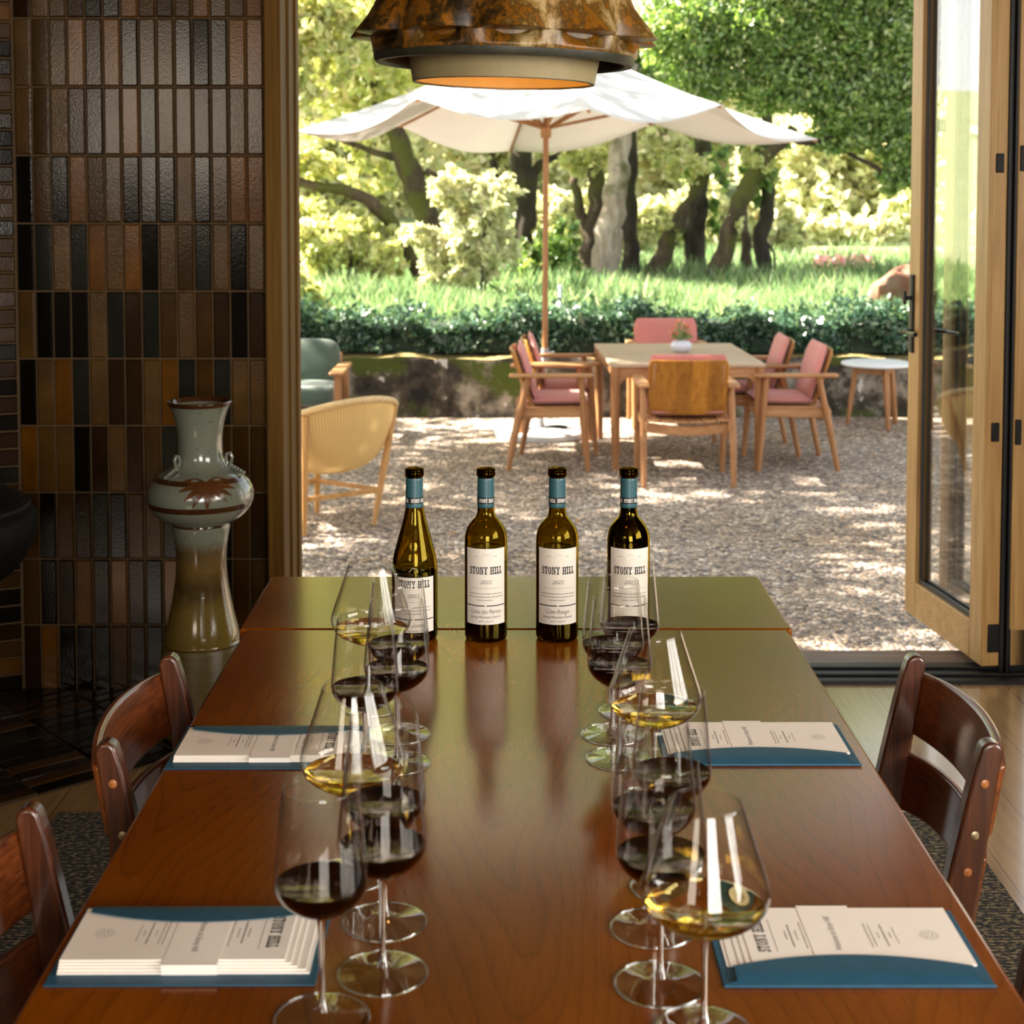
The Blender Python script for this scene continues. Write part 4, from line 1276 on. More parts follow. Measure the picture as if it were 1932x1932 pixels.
def quads_object(name, V, mat, n_per=4):
    V = np.asarray(V, np.float32).reshape(-1, 3)
    n = len(V)
    nf = n // n_per
    me = bpy.data.meshes.new(name)
    me.vertices.add(n)
    me.vertices.foreach_set('co', V.ravel())
    me.loops.add(n)
    me.loops.foreach_set('vertex_index', np.arange(n, dtype=np.int32))
    me.polygons.add(nf)
    me.polygons.foreach_set('loop_start', np.arange(0, n, n_per, dtype=np.int32))
    me.polygons.foreach_set('loop_total', np.full(nf, n_per, np.int32))
    me.materials.append(mat)
    me.update(calc_edges=True)
    o = bpy.data.objects.new(name, me)
    COL.objects.link(o)
    return o
def leaf_quads(P, size, rng, flat=0.0, aspect=0.5):
    n = len(P)
    a = rng.normal(size=(n, 3))
    a[:, 2] *= (1 - flat)
    a /= np.linalg.norm(a, axis=1)[:, None]
    b = rng.normal(size=(n, 3))
    b[:, 2] *= (1 - flat)
    b -= a * (a * b).sum(1)[:, None]
    b /= np.linalg.norm(b, axis=1)[:, None]
    s = (size * rng.uniform(.6, 1.35, n))[:, None]
    return np.stack([P - a * s, P + b * s * aspect - a * s * .1, P + a * s, P - b * s * aspect - a * s * .1], 1)

# grass
rg = np.random.RandomState(5)
n = 62000
d = 0.6 + 13.5 * rg.rand(n) ** 1.25
x = (rg.rand(n) * 2 - 1) * (0.40 * (WY + d)) + .6
y = WY + d
z = np.array([lz(0, q) for q in y])
hgt = rg.uniform(.16, .40, n) * (1 + .25 * np.sin(x * 2.1 + y))
w = rg.uniform(.006, .013, n)
ang_ = rg.rand(n) * 2 * PI
lean = rg.normal(size=(n, 2)) * .10
base = np.stack([x, y, z], 1)
dx = np.stack([np.cos(ang_) * w, np.sin(ang_) * w, np.zeros(n)], 1)
tip = base + np.stack([lean[:, 0], lean[:, 1], hgt], 1)
midp = base + np.stack([lean[:, 0] * .3, lean[:, 1] * .3, hgt * .55], 1)
V = np.stack([base - dx, base + dx, midp + dx * .8, tip, midp - dx * .8], 1)
GRASSM = leaf_mat('meadow_grass', [(0, (0.11, 0.21, 0.08)), (.5, (0.18, 0.30, 0.13)), (.85, (0.30, 0.39, 0.20)), (1, (0.52, 0.54, 0.34))], .5, .45, (1.05, 1.08, .8))
tag(quads_object('meadow_grass', V, GRASSM, 5), 'tall pale green grass growing behind the clipped hedge', 'grass', kind='stuff')

# clipped hedge on the wall
rh = np.random.RandomState(9)
ht = Py(957, 592, WY + .6).z
HEDGEM = leaf_mat('glossy_hedge_leaf', [(0, (0.022, 0.06, 0.038)), (.5, (0.045, 0.105, 0.06)), (.85, (0.08, 0.16, 0.09)), (1, (0.20, 0.29, 0.18))], .25, .3)
n = 26000
hx = rh.uniform(-5.2, 5.6, n)
top = ht + .05 * np.sin(hx * 2.3) + .035 * np.sin(hx * 6.1 + 1) + .03 * np.sin(hx * 12.7)
u = rh.rand(n)
face = rh.rand(n)
hy = np.where(face < .55, WY + .12 + .12 * rh.rand(n), WY + .12 + .95 * rh.rand(n))
hz_ = np.where(face < .55, wt + .05 + (top - wt - .05) * u, top - .10 * rh.rand(n) ** 2 + .05 * rh.normal(size=n))
hy = hy + .05 * np.sin(hx * 8 + hz_ * 13)
P = np.stack([hx, hy, hz_], 1)
hg = thing('clipped_hedge', 'low dark green hedge along the top of the mossy stone wall', 'hedge', (0, 0, 0))
quads_object('foliage', leaf_quads(P, .036, rh, 0, .5), HEDGEM).parent = hg
HCORE = plain('hedge_dark_core', (0.012, 0.022, 0.012), (0.02, 0.032, 0.018), 30, .95)  # dark core sheet added inside the leaves so the hedge is not see-through
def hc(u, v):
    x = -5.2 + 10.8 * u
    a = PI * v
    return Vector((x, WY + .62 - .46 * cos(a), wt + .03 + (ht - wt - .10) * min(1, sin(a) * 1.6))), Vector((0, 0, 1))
MB().sheet(hc, 60, 12).build('dark_core', HCORE, hg)

# ------------------------------------------------------------------ trees
B_MOSS = bark_mat('mossy_bark', (0.03, 0.02, 0.012), (0.16, 0.11, 0.07), (0.10, 0.105, 0.018), .42)
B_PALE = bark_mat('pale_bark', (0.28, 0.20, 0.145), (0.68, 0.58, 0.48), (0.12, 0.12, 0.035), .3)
B_DARK = bark_mat('dark_bark', (0.018, 0.013, 0.009), (0.075, 0.055, 0.038), (0.055, 0.06, 0.014), .35)
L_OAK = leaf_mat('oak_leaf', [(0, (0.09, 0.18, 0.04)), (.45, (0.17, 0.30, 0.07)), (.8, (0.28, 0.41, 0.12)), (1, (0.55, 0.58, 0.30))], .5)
L_LIME = leaf_mat('sunlit_leaf', [(0, (0.40, 0.48, 0.18)), (.5, (0.60, 0.65, 0.29)), (.85, (0.75, 0.74, 0.44)), (1, (0.83, 0.70, 0.54))], .5)  # lighter leaf copy with bright sun put into its colour
L_PALE = leaf_mat('washed_out_leaf', [(0, (0.46, 0.50, 0.26)), (.5, (0.66, 0.68, 0.40)), (.85, (0.78, 0.74, 0.52)), (1, (0.82, 0.70, 0.58))], .5, .45, (1.05, 1.03, .88))  # glare and haze over the far foliage put into this leaf colour
def crown_points(blobs, Y, n, rng, depth=1.0):
    pts = []
    wts = np.array([b[2] * b[3] for b in blobs], float)
    wts /= wts.sum()
    for b, q in zip(blobs, wts):
        bx, by, rx, ry = b[:4]
        c = np.array(Py(bx, by, Y + (b[4] if len(b) > 4 else 0)))
        k = c[1] / F
        m = int(n * q)
        cl = rng.normal(size=(max(3, m // 26), 3))
        cl /= np.linalg.norm(cl, axis=1)[:, None]
        cl *= (rng.rand(len(cl)) ** .42)[:, None]
        sub = cl[rng.randint(0, len(cl), m)] + rng.normal(size=(m, 3)) * .105
        pts.append(c + sub * np.array([rx * k, (rx + ry) / 2 * k * depth, ry * k]))
    return np.concatenate(pts)
tn = [0]
def tree(name, label, cat, Y, trunks, blobs, n, size, bark, leaf, group='trees behind the hedge', depth=1.0):
    tn[0] += 1
    rng = np.random.RandomState(100 + tn[0])
    first = Py(trunks[0][0][-1][0], trunks[0][0][-1][1], Y) if trunks else Py(blobs[0][0], blobs[0][1], Y)
    base = Vector((first.x, Y, lz(first.x, Y))) if trunks else Vector((first.x, Y, lz(first.x, Y)))
    t = thing(name, label, cat, base, 0, group)
    for pts, ws in trunks:
        wp = []
        for i, q in enumerate(pts):
            p = Py(q[0], q[1], Y + (q[2] if len(q) > 2 else 0))
            wp.append(p - base)
        if pts is trunks[0][0]:
            wp[-1].z = min(wp[-1].z, 0) - .1
        cv = smooth_curve([tuple(p) for p in wp], 5)
        rr = np.interp(np.linspace(0, 1, len(cv)), np.linspace(0, 1, len(ws)), [w_ / 2 * Y / F for w_ in ws])
        ph = rng.rand() * 6
        cv = [(p[0] + .02 * sin(i * 1.3 + ph), p[1], p[2]) for i, p in enumerate(cv)]
        rr = [r * (1 + .08 * sin(i * 2.1 + ph)) for i, r in enumerate(rr)]
        MB().tube(cv, rr, 12).build('trunk' if pts is trunks[0][0] else 'branch', bark, t, angle=180)
    if blobs:
        P = crown_points(blobs, Y, n, rng, depth) - np.array(base)
        quads_object('crown', leaf_quads(P, size, rng, 0, .55), leaf).parent = t
    return t
# far, sunlit band
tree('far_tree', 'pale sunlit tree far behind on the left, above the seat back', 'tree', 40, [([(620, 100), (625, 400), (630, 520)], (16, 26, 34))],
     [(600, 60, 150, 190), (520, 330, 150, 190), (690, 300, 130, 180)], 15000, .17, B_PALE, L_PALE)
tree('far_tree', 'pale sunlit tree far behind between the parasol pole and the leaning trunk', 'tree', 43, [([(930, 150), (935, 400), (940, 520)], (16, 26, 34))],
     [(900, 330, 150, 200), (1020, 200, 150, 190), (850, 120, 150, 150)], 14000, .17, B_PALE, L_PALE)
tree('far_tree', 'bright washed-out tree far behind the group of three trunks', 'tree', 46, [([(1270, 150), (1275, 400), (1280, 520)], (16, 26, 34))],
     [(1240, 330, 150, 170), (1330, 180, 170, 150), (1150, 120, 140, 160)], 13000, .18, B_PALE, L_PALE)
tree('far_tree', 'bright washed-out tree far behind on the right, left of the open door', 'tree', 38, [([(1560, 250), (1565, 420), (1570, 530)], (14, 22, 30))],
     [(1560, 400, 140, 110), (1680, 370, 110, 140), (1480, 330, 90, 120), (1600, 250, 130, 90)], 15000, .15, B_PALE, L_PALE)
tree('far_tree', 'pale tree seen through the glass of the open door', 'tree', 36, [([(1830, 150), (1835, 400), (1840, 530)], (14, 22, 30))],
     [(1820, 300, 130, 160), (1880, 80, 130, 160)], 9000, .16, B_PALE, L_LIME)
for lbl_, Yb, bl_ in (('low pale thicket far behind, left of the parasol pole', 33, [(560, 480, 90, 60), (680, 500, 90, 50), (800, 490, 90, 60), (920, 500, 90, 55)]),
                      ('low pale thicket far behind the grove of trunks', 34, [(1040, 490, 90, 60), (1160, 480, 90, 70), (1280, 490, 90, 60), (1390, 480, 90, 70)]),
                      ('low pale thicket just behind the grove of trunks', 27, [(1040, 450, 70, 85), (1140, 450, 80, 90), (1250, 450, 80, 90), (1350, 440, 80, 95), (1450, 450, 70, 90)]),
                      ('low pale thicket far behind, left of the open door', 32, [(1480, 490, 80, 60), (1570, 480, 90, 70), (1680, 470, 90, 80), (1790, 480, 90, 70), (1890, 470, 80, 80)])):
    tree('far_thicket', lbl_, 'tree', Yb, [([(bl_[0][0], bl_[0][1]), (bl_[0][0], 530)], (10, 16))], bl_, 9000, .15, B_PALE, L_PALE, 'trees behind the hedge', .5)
# mid-distance trunks
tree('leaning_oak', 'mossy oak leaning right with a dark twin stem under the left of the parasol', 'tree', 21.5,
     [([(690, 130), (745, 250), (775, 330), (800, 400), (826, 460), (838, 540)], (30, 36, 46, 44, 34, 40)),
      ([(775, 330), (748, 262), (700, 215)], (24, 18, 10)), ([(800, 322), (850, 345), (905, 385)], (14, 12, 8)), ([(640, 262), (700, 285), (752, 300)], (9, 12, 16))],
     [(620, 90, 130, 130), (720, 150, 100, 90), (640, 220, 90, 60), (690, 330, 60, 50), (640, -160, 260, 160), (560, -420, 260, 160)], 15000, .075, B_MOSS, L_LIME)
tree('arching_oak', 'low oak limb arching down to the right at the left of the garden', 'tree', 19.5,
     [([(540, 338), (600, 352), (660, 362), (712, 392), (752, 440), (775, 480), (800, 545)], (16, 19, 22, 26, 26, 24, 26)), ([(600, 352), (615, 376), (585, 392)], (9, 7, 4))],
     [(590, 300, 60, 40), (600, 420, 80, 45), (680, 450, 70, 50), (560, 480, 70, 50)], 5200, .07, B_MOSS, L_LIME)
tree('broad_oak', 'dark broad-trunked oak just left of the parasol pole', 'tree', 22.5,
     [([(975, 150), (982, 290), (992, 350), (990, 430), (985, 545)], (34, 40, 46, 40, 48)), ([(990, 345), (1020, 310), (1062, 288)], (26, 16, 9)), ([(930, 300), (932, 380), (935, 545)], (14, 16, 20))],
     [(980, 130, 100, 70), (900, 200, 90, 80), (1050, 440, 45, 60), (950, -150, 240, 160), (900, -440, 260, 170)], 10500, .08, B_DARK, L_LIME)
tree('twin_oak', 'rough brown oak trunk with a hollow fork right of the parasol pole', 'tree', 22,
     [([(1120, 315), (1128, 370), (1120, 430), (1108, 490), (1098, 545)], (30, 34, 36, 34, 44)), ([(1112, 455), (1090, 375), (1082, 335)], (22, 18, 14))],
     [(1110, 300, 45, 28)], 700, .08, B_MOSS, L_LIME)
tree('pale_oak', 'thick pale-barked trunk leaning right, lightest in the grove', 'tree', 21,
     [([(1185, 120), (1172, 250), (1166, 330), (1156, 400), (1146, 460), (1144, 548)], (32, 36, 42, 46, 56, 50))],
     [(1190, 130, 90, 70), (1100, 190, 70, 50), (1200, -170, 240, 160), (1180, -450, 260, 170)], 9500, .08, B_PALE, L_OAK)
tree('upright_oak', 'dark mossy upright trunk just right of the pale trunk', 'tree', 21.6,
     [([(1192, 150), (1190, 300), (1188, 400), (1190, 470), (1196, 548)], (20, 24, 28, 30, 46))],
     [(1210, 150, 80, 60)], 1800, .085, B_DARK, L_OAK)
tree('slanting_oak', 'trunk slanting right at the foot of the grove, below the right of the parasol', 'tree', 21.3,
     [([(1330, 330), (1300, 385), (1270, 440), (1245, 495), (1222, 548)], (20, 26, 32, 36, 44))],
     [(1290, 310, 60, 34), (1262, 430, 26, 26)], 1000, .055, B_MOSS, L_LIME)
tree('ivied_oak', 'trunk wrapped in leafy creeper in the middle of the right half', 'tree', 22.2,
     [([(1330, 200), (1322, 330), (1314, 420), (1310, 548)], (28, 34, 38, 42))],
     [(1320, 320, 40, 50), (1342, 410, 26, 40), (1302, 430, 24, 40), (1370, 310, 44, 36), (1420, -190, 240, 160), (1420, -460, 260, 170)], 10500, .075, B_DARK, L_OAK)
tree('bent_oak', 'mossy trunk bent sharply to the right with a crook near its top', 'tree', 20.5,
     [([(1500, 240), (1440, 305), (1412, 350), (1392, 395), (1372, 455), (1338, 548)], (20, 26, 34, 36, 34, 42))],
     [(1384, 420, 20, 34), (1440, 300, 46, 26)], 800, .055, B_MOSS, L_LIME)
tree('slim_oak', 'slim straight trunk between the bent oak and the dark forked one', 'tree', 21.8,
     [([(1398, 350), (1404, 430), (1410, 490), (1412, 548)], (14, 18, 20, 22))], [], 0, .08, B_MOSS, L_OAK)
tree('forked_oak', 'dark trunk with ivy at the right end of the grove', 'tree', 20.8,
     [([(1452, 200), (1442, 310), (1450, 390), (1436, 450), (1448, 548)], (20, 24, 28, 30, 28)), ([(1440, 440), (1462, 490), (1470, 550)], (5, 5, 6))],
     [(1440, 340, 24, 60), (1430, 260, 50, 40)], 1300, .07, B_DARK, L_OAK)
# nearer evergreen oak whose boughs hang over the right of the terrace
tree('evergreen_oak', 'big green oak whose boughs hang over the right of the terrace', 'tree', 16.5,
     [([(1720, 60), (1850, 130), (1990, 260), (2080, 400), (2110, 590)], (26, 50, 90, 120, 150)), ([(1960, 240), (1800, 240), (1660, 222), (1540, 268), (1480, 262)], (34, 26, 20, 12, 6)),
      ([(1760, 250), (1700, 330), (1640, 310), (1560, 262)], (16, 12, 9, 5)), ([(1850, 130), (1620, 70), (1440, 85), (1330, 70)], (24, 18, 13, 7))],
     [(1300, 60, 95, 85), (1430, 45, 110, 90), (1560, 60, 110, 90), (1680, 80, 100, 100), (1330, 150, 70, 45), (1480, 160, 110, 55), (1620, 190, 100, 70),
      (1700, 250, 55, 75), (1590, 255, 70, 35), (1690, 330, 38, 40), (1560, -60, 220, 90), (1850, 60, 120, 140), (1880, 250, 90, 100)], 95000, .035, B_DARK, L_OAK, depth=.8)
# sprays left of the lamp
tree('maple_bough', 'bright leafy bough hanging above the left end of the parasol', 'tree', 16.8,
     [([(380, -40), (480, 60), (430, 300), (400, 600)], (20, 40, 60, 80)), ([(470, 60), (600, 70), (680, 120)], (16, 10, 5))],
     [(600, 40, 70, 70), (570, 150, 50, 70), (650, 110, 45, 50), (560, 20, 60, 60), (690, 30, 40, 60)], 5200, .06, B_MOSS, L_LIME)
# shrubs
def shrub(label, Y, blobs, n, size, leaf, name='flowering_shrub'):
    tn[0] += 1
    rng = np.random.RandomState(300 + tn[0])
    b = Py(blobs[0][0], blobs[0][1], Y)
    base = Vector((b.x, Y, lz(b.x, Y)))
    t = thing(name, label, 'shrub', base, 0, 'shrubs behind the hedge')
    st = MB()
    for k in range(5):
        a = 2 * PI * k / 5
        st.tube([(0.03 * cos(a), .03 * sin(a), -.05), (.12 * cos(a), .12 * sin(a), max(.3, (b.z - base.z)) * .6), (.3 * cos(a), .3 * sin(a), max(.4, b.z - base.z) * 1.05)], [.02, .014, .006], 6)
    st.build('stems', B_DARK, t, angle=180)
    P = crown_points(blobs, Y, n, rng) - np.array(base)
    quads_object('foliage', leaf_quads(P, size, rng, 0, .6), leaf).parent = t
    return t
shrub('cream-flowered shrub glowing in the sun left of the parasol pole', 18.2, [(905, 400, 62, 60), (850, 350, 45, 40), (790, 450, 36, 30), (930, 370, 50, 40), (810, 515, 34, 40), (880, 480, 62, 52), (935, 465, 46, 60), (860, 525, 50, 30)], 8200, .055, L_PALE)
shrub('yellow-green bush in the sun between the arching limb and the cream shrub', 19, [(655, 450, 60, 45), (590, 470, 60, 60), (720, 490, 50, 40)], 3600, .06, L_LIME, 'leafy_bush')
shrub('dark green bush behind the parasol pole', 20, [(1055, 470, 42, 60), (1010, 490, 34, 45)], 2200, .06, L_OAK, 'leafy_bush')
shrub('bright broad-leaved plant at the left end of the hedge', 14.9, [(575, 555, 36, 30), (600, 580, 34, 26), (560, 520, 24, 28)], 900, .055, L_LIME, 'leafy_bush')
PINKB = leaf_mat('pink_blossom', [(0, (0.7, 0.30, 0.36)), (1, (0.85, 0.55, 0.58))], .3)
sh = shrub('dark bush with pink blossom right of the grove', 23, [(1585, 520, 60, 32), (1550, 535, 36, 24), (1625, 530, 40, 26)], 2600, .06, leaf_mat('blue_green_leaf', [(0, (0.03, 0.07, 0.045)), (1, (0.12, 0.20, 0.13))], .3), 'leafy_bush')
rp = np.random.RandomState(77)
bp = Vector(sh.location)
PP = np.stack([rp.uniform(-.45, .4, 190) , rp.uniform(-.45, -.2, 190), rp.uniform(.14, .36, 190)], 1)
quads_object('blossom', leaf_quads(PP, .045, rp, 0, .8), PINKB).parent = sh

# orange-brown boulder, white marker post
ROCK = plain('rust_rock', (0.17, 0.055, 0.02), (0.20, 0.13, 0.095), 5, 0.85, 0.5, 14)
rkp = Py(1690, 590, 16.6)
rk = MB()
rr_ = np.random.RandomState(3)
n1_, n2_ = 22, 14
vs = []
for i in range(n2_ + 1):
    for k in range(n1_):
        th_, ph_ = PI * i / n2_, 2 * PI * k / n1_
        r_ = 1 + .16 * sin(3 * ph_ + 2 * th_) + .12 * sin(5 * th_ + ph_) + .05 * rr_.rand()
        xx, zz_ = .36 * r_ * sin(th_) * cos(ph_), .27 * r_ * cos(th_)
        vs.append((xx, .26 * r_ * sin(th_) * sin(ph_), zz_ + .22 + .28 * xx))
rk.add(vs, [(i * n1_ + k, i * n1_ + (k + 1) % n1_, (i + 1) * n1_ + (k + 1) % n1_, (i + 1) * n1_ + k) for i in range(n2_) for k in range(n1_)])
tag(rk.build('boulder', ROCK, None, 28, loc=(rkp.x, 16.6, lz(0, 16.6) + .02)), 'rust-brown boulder in the grass left of the open door', 'rock')
mkp = Py(1057, 604, 14.5)
MARK = plain('pale_marker_plastic', (0.62, 0.68, 0.74), (0.56, 0.62, 0.68), 20, 0.5)
mt_ = Py(1057, 540, 14.5).z
tag(MB().tube([(0, 0, 0), (0, 0, mt_ - lz(0, 14.5) - .02)], .017, 10).lathe([(0, mt_ - lz(0, 14.5) - .02), (.021, mt_ - lz(0, 14.5) - .02), (.021, mt_ - lz(0, 14.5) + .01), (0, mt_ - lz(0, 14.5) + .012)], 12)
    .build('marker_post', MARK, loc=(mkp.x, 14.5, lz(0, 14.5))), 'thin pale marker post standing in the grass behind the hedge', 'post')

# shade trees beyond the left edge of the view (they dapple the terrace)
def shade_tree(label, x, y, h, r, n, seed):
    rng = np.random.RandomState(seed)
    t = thing('oak_tree', label, 'tree', (x, y, G), 0, 'oaks beside the terrace')
    cv = smooth_curve([(0, 0, -.1), (.1, .05, h * .3), (-.1, .1, h * .55), (.15, 0, h * .8)], 6)
    MB().tube(cv, list(np.linspace(.28, .1, len(cv))), 12).build('trunk', B_MOSS, t, angle=180)
    m = max(20, n // 60)
    cl = rng.normal(size=(m, 3))
    cl /= np.linalg.norm(cl, axis=1)[:, None]
    cl *= (rng.rand(m) ** .4)[:, None]
    P = cl[rng.randint(0, m, n)] + rng.normal(size=(n, 3)) * .085
    P = P * np.array([r, r, r * .62]) + np.array([0, 0, h])
    quads_object('crown', leaf_quads(P, .075, rng, 0, .6), L_OAK).parent = t
SHADE = [('spreading oak left of the terrace, out of view, shading the parasol side', -6.6, 12.2, 5.2, 2.3, 5200), ('low oak beside the building, out of view, shading the gravel by the door', -4.7, 8.5, 5.6, 2.3, 5200),
         ('tall oak beyond the low one, out of view, shading the terrace', -8.0, 10.2, 8.6, 2.9, 5500),
         ('slender oak between the others, out of view, shading the front chair', -4.9, 11.3, 6.6, 1.9, 3600)]
for i, (lb_, x_, y_, h_, r_, n_) in enumerate(SHADE):
    shade_tree(lb_, x_, y_, h_, r_, n_, 40 + i)
# ================================================================== terrace furniture
PINK = plain('dusty_pink_fabric', (0.52, 0.175, 0.155), (0.56, 0.20, 0.175), 90, 0.9, 0.25, 320, sheen=0.3)
STEEL = plain('galvanised_steel', (0.45, 0.46, 0.47), (0.38, 0.39, 0.40), 30, 0.4, metal=0.6)
CONC = plain('white_concrete', (0.62, 0.63, 0.63), (0.54, 0.55, 0.55), 14, 0.85, 0.2)
def canvas_mat(name, c, trans, scale=0):
    m, nt, b = new_mat(name)
    n = nd(nt, 'ShaderNodeTexNoise', {'Vector': coords(nt), 'Scale': 3.0, 'Detail': 3.0})
    col = ramp(nt, n.outputs[0], [(0.3, tuple(q * .96 for q in c)), (0.7, c)])
    if scale:
        wv = nd(nt, 'ShaderNodeTexWave', {'Vector': coords(nt, src='UV'), 'Scale': scale, 'Distortion': 0.6}, bands_direction='X')
        mx = nd(nt, 'ShaderNodeMixRGB', {0: 1.0, 1: col, 2: ramp(nt, wv.outputs['Fac'], [(0.2, (0.78, 0.74, 0.66)), (0.6, (1, 1, 1))])}, blend_type='MULTIPLY')
        col = mx.outputs[0]
    d = nd(nt, 'ShaderNodeBsdfDiffuse', {'Color': col})
    t = nd(nt, 'ShaderNodeBsdfTranslucent', {'Color': col})
    s = nd(nt, 'ShaderNodeMixShader', {0: trans, 1: d.outputs[0], 2: t.outputs[0]})
    L(nt, s.outputs[0], nt.nodes['Material Output'].inputs['Surface'])
    nt.nodes.remove(b)
    return m
CANVAS = canvas_mat('white_canvas', (0.70, 0.68, 0.66), 0.24)
CHAIRS = 'teak armchairs around the terrace table'
def armchair(label, loc, rz):
    t = thing('garden_armchair', label, 'chair', loc, rz, CHAIRS)
    for s in (-1, 1):
        y = s * .295
        MB().tube([(-.292, y, 0), (-.225, y, .33), (-.150, y * .985, .655)], [.0185, .0235, .022], 14).build('leg', TEAK, t)
        MB().tube([(.262, y, 0), (.238, y, .34), (.212, y, .652)], [.0185, .0235, .021], 14).build('leg', TEAK, t)
        am = MB()
        c = [(-.285, .026), (-.27, .036), (-.15, .044), (.1, .046), (.25, .040), (.29, .032), (.305, .018)]
        poly = [(x, y + w, .652) for x, w in c] + [(x, y - w, .652) for x, w in c[::-1]]
        am.prism(poly, (0, 0, .026)).build('armrest', TEAK_X, t, bevel=.009, seg=3)
        MB().bar((-.245, y * .93, .395), (.225, y * .97, .405), .024, .062).build('side_rail', TEAK_X, t, bevel=.006)
        MB().bar((-.250, s * .225, .815), (-.118, s * .225, .43), .024, .03, up=(1, 0, 0)).build('back_frame', TEAK, t, bevel=.006)
    for x, z in ((-.195, .385), (.23, .40)):
        def rf(u, v, x=x, z=z):
            y = (u - .5) * .57
            return Vector((x, y, z - .026 * cos(PI * (u - .5)) + .064 * (v - .5))), Vector((1, 0, 0))
        MB().sheet(rf, 14, 2, .024).build('cross_rail', TEAK_X, t, bevel=.004)
    for k in range(6):
        y = -.235 + .094 * k
        zz = .438 - .018 * cos(PI * (y / .54))
        MB().bar((-.235, y, zz), (.245, y, zz + .006), .088, .017).build('seat_slat', TEAK_X, t, bevel=.005)
    def bk(u, v):
        y = (u - .5) * (.535 - .025 * (1 - v)) * (1 - .07 * max(0, (v - .84) / .16) ** 2.2)
        z = .462 + .375 * v
        x = -.137 - .115 * v - .030 * cos(PI * (u - .5)) + .0
        return Vector((x, y, z)), Vector((-.95, 0, -.28)).normalized()
    bp = MB().sheet(bk, 18, 16, .016).build('back_panel', TEAK_OIL, t, bevel=.006, angle=50)
    def cush(x0, z0, dx, dz, w, th, ln):
        # puffed slab from (x0, z0) along (dx, dz)
        d = Vector((dx, 0, dz)).normalized()
        nn = Vector((-dz, 0, dx)).normalized() if dx >= abs(dz) else Vector((dz, 0, -dx)).normalized()
        m = MB()
        n1, n2 = 14, 14
        top, bot = [], []
        for i in range(n1 + 1):
            for j in range(n2 + 1):
                a, b = i / n1, j / n2
                pu = (max(0, 1 - abs(2 * a - 1) ** 6) * max(0, 1 - abs(2 * b - 1) ** 6)) ** .5
                rnd = 1 - (.10 * max(0, (a - .78) / .22) ** 2.2 if dz > .5 else .05 * max(0, (a - .85) / .15) ** 2)
                p = Vector((x0, (b - .5) * w * rnd, z0)) + d * (ln * a)
                top.append(p + nn * (th * (.5 + .5 * pu)))
                bot.append(p + nn * (th * (.5 - .5 * pu)))
        N = len(top); w_ = n2 + 1
        q = [(i * w_ + j, (i + 1) * w_ + j, (i + 1) * w_ + j + 1, i * w_ + j + 1) for i in range(n1) for j in range(n2)]
        m.add(top + bot, q + [tuple(N + k for k in reversed(f)) for f in q])
        return m
    cush(-.175, .449, 1, 0.012, .50, .058, .44).build('seat_cushion', PINK, t, angle=70)
    bc = cush(-.128, .49, -.292, .955, .525, .050, .388)
    bc.build('back_cushion', PINK, t, angle=70)
    for s in (-1, 1):
        MB().bar((-.17, s * .262, .455), (-.165, s * .268, .37), .004, .03, up=(1, 0, 0)).build('cushion_tie', PINK, t)
    return t
fl_ = Pg(960, 889)
a1 = armchair('pink-cushioned teak armchair on the left of the terrace table, nearer of two', (fl_.x + .292, fl_.y + .30, G), rad(-1))
dup(a1, (fl_.x + .292 + .085, fl_.y + .30 + .70, G), rad(1), 'pink-cushioned teak armchair on the left of the terrace table, farther of two')
fr_ = Pg(1580, 888)
dup(a1, (fr_.x - .292, fr_.y + .30, G), PI + rad(1), 'pink-cushioned teak armchair on the right of the terrace table, nearer of two')
fr2 = Pg(1509, 862)
dup(a1, (fr2.x - .292, fr2.y + .30, G), PI - rad(1), 'pink-cushioned teak armchair on the right of the terrace table, farther of two')
f1, f2 = Pg(1210, 920), Pg(1391, 921)
dup(a1, ((f1.x + f2.x) / 2, f1.y + .292, G), PI / 2, 'teak armchair, its bare wooden back to us, at the near end of the table')
bkp = Pz(1260, 640, G + .8)
dup(a1, (Py(1260, 640, 12.6).x, 12.60, G), -PI / 2, 'armchair facing us behind the terrace table, only its pink back showing')

# table
zt = G + .745
nl, nr, fl2, fr3 = Pz(1139.5, 686, zt), Pz(1432, 687, zt), Pz(1133, 648.5, zt), Pz(1389.5, 646.5, zt)
tc_ = (nl + nr + fl2 + fr3) / 4
ta = math.atan2((nr - nl).y + (fr3 - fl2).y, (nr - nl).x + (fr3 - fl2).x)
tw_ = ((nr - nl).length + (fr3 - fl2).length) / 2
tdp = ((fl2 - nl).length + (fr3 - nr).length) / 2
tt = thing('garden_table', 'rectangular teak table on the gravel terrace with pink chairs around it', 'table', (tc_.x, tc_.y, G), ta)
mt = MB()
nb_ = 9
for k in range(nb_):
    ya, yb = -tdp / 2 + .05 + (tdp - .10) * k / nb_, -tdp / 2 + .05 + (tdp - .10) * (k + 1) / nb_
    mt.box2((-tw_ / 2 + .05, ya + .0015, .722), (tw_ / 2 - .05, yb - .0015, .743))
mt.box2((-tw_ / 2, -tdp / 2, .72), (tw_ / 2, -tdp / 2 + .049, .745)).box2((-tw_ / 2, tdp / 2 - .049, .72), (tw_ / 2, tdp / 2, .745))
mt.box2((-tw_ / 2, -tdp / 2 + .05, .72), (-tw_ / 2 + .049, tdp / 2 - .05, .745)).box2((tw_ / 2 - .049, -tdp / 2 + .05, .72), (tw_ / 2, tdp / 2 - .05, .745))
mt.build('tabletop', TEAK_TOP, tt, bevel=.004)
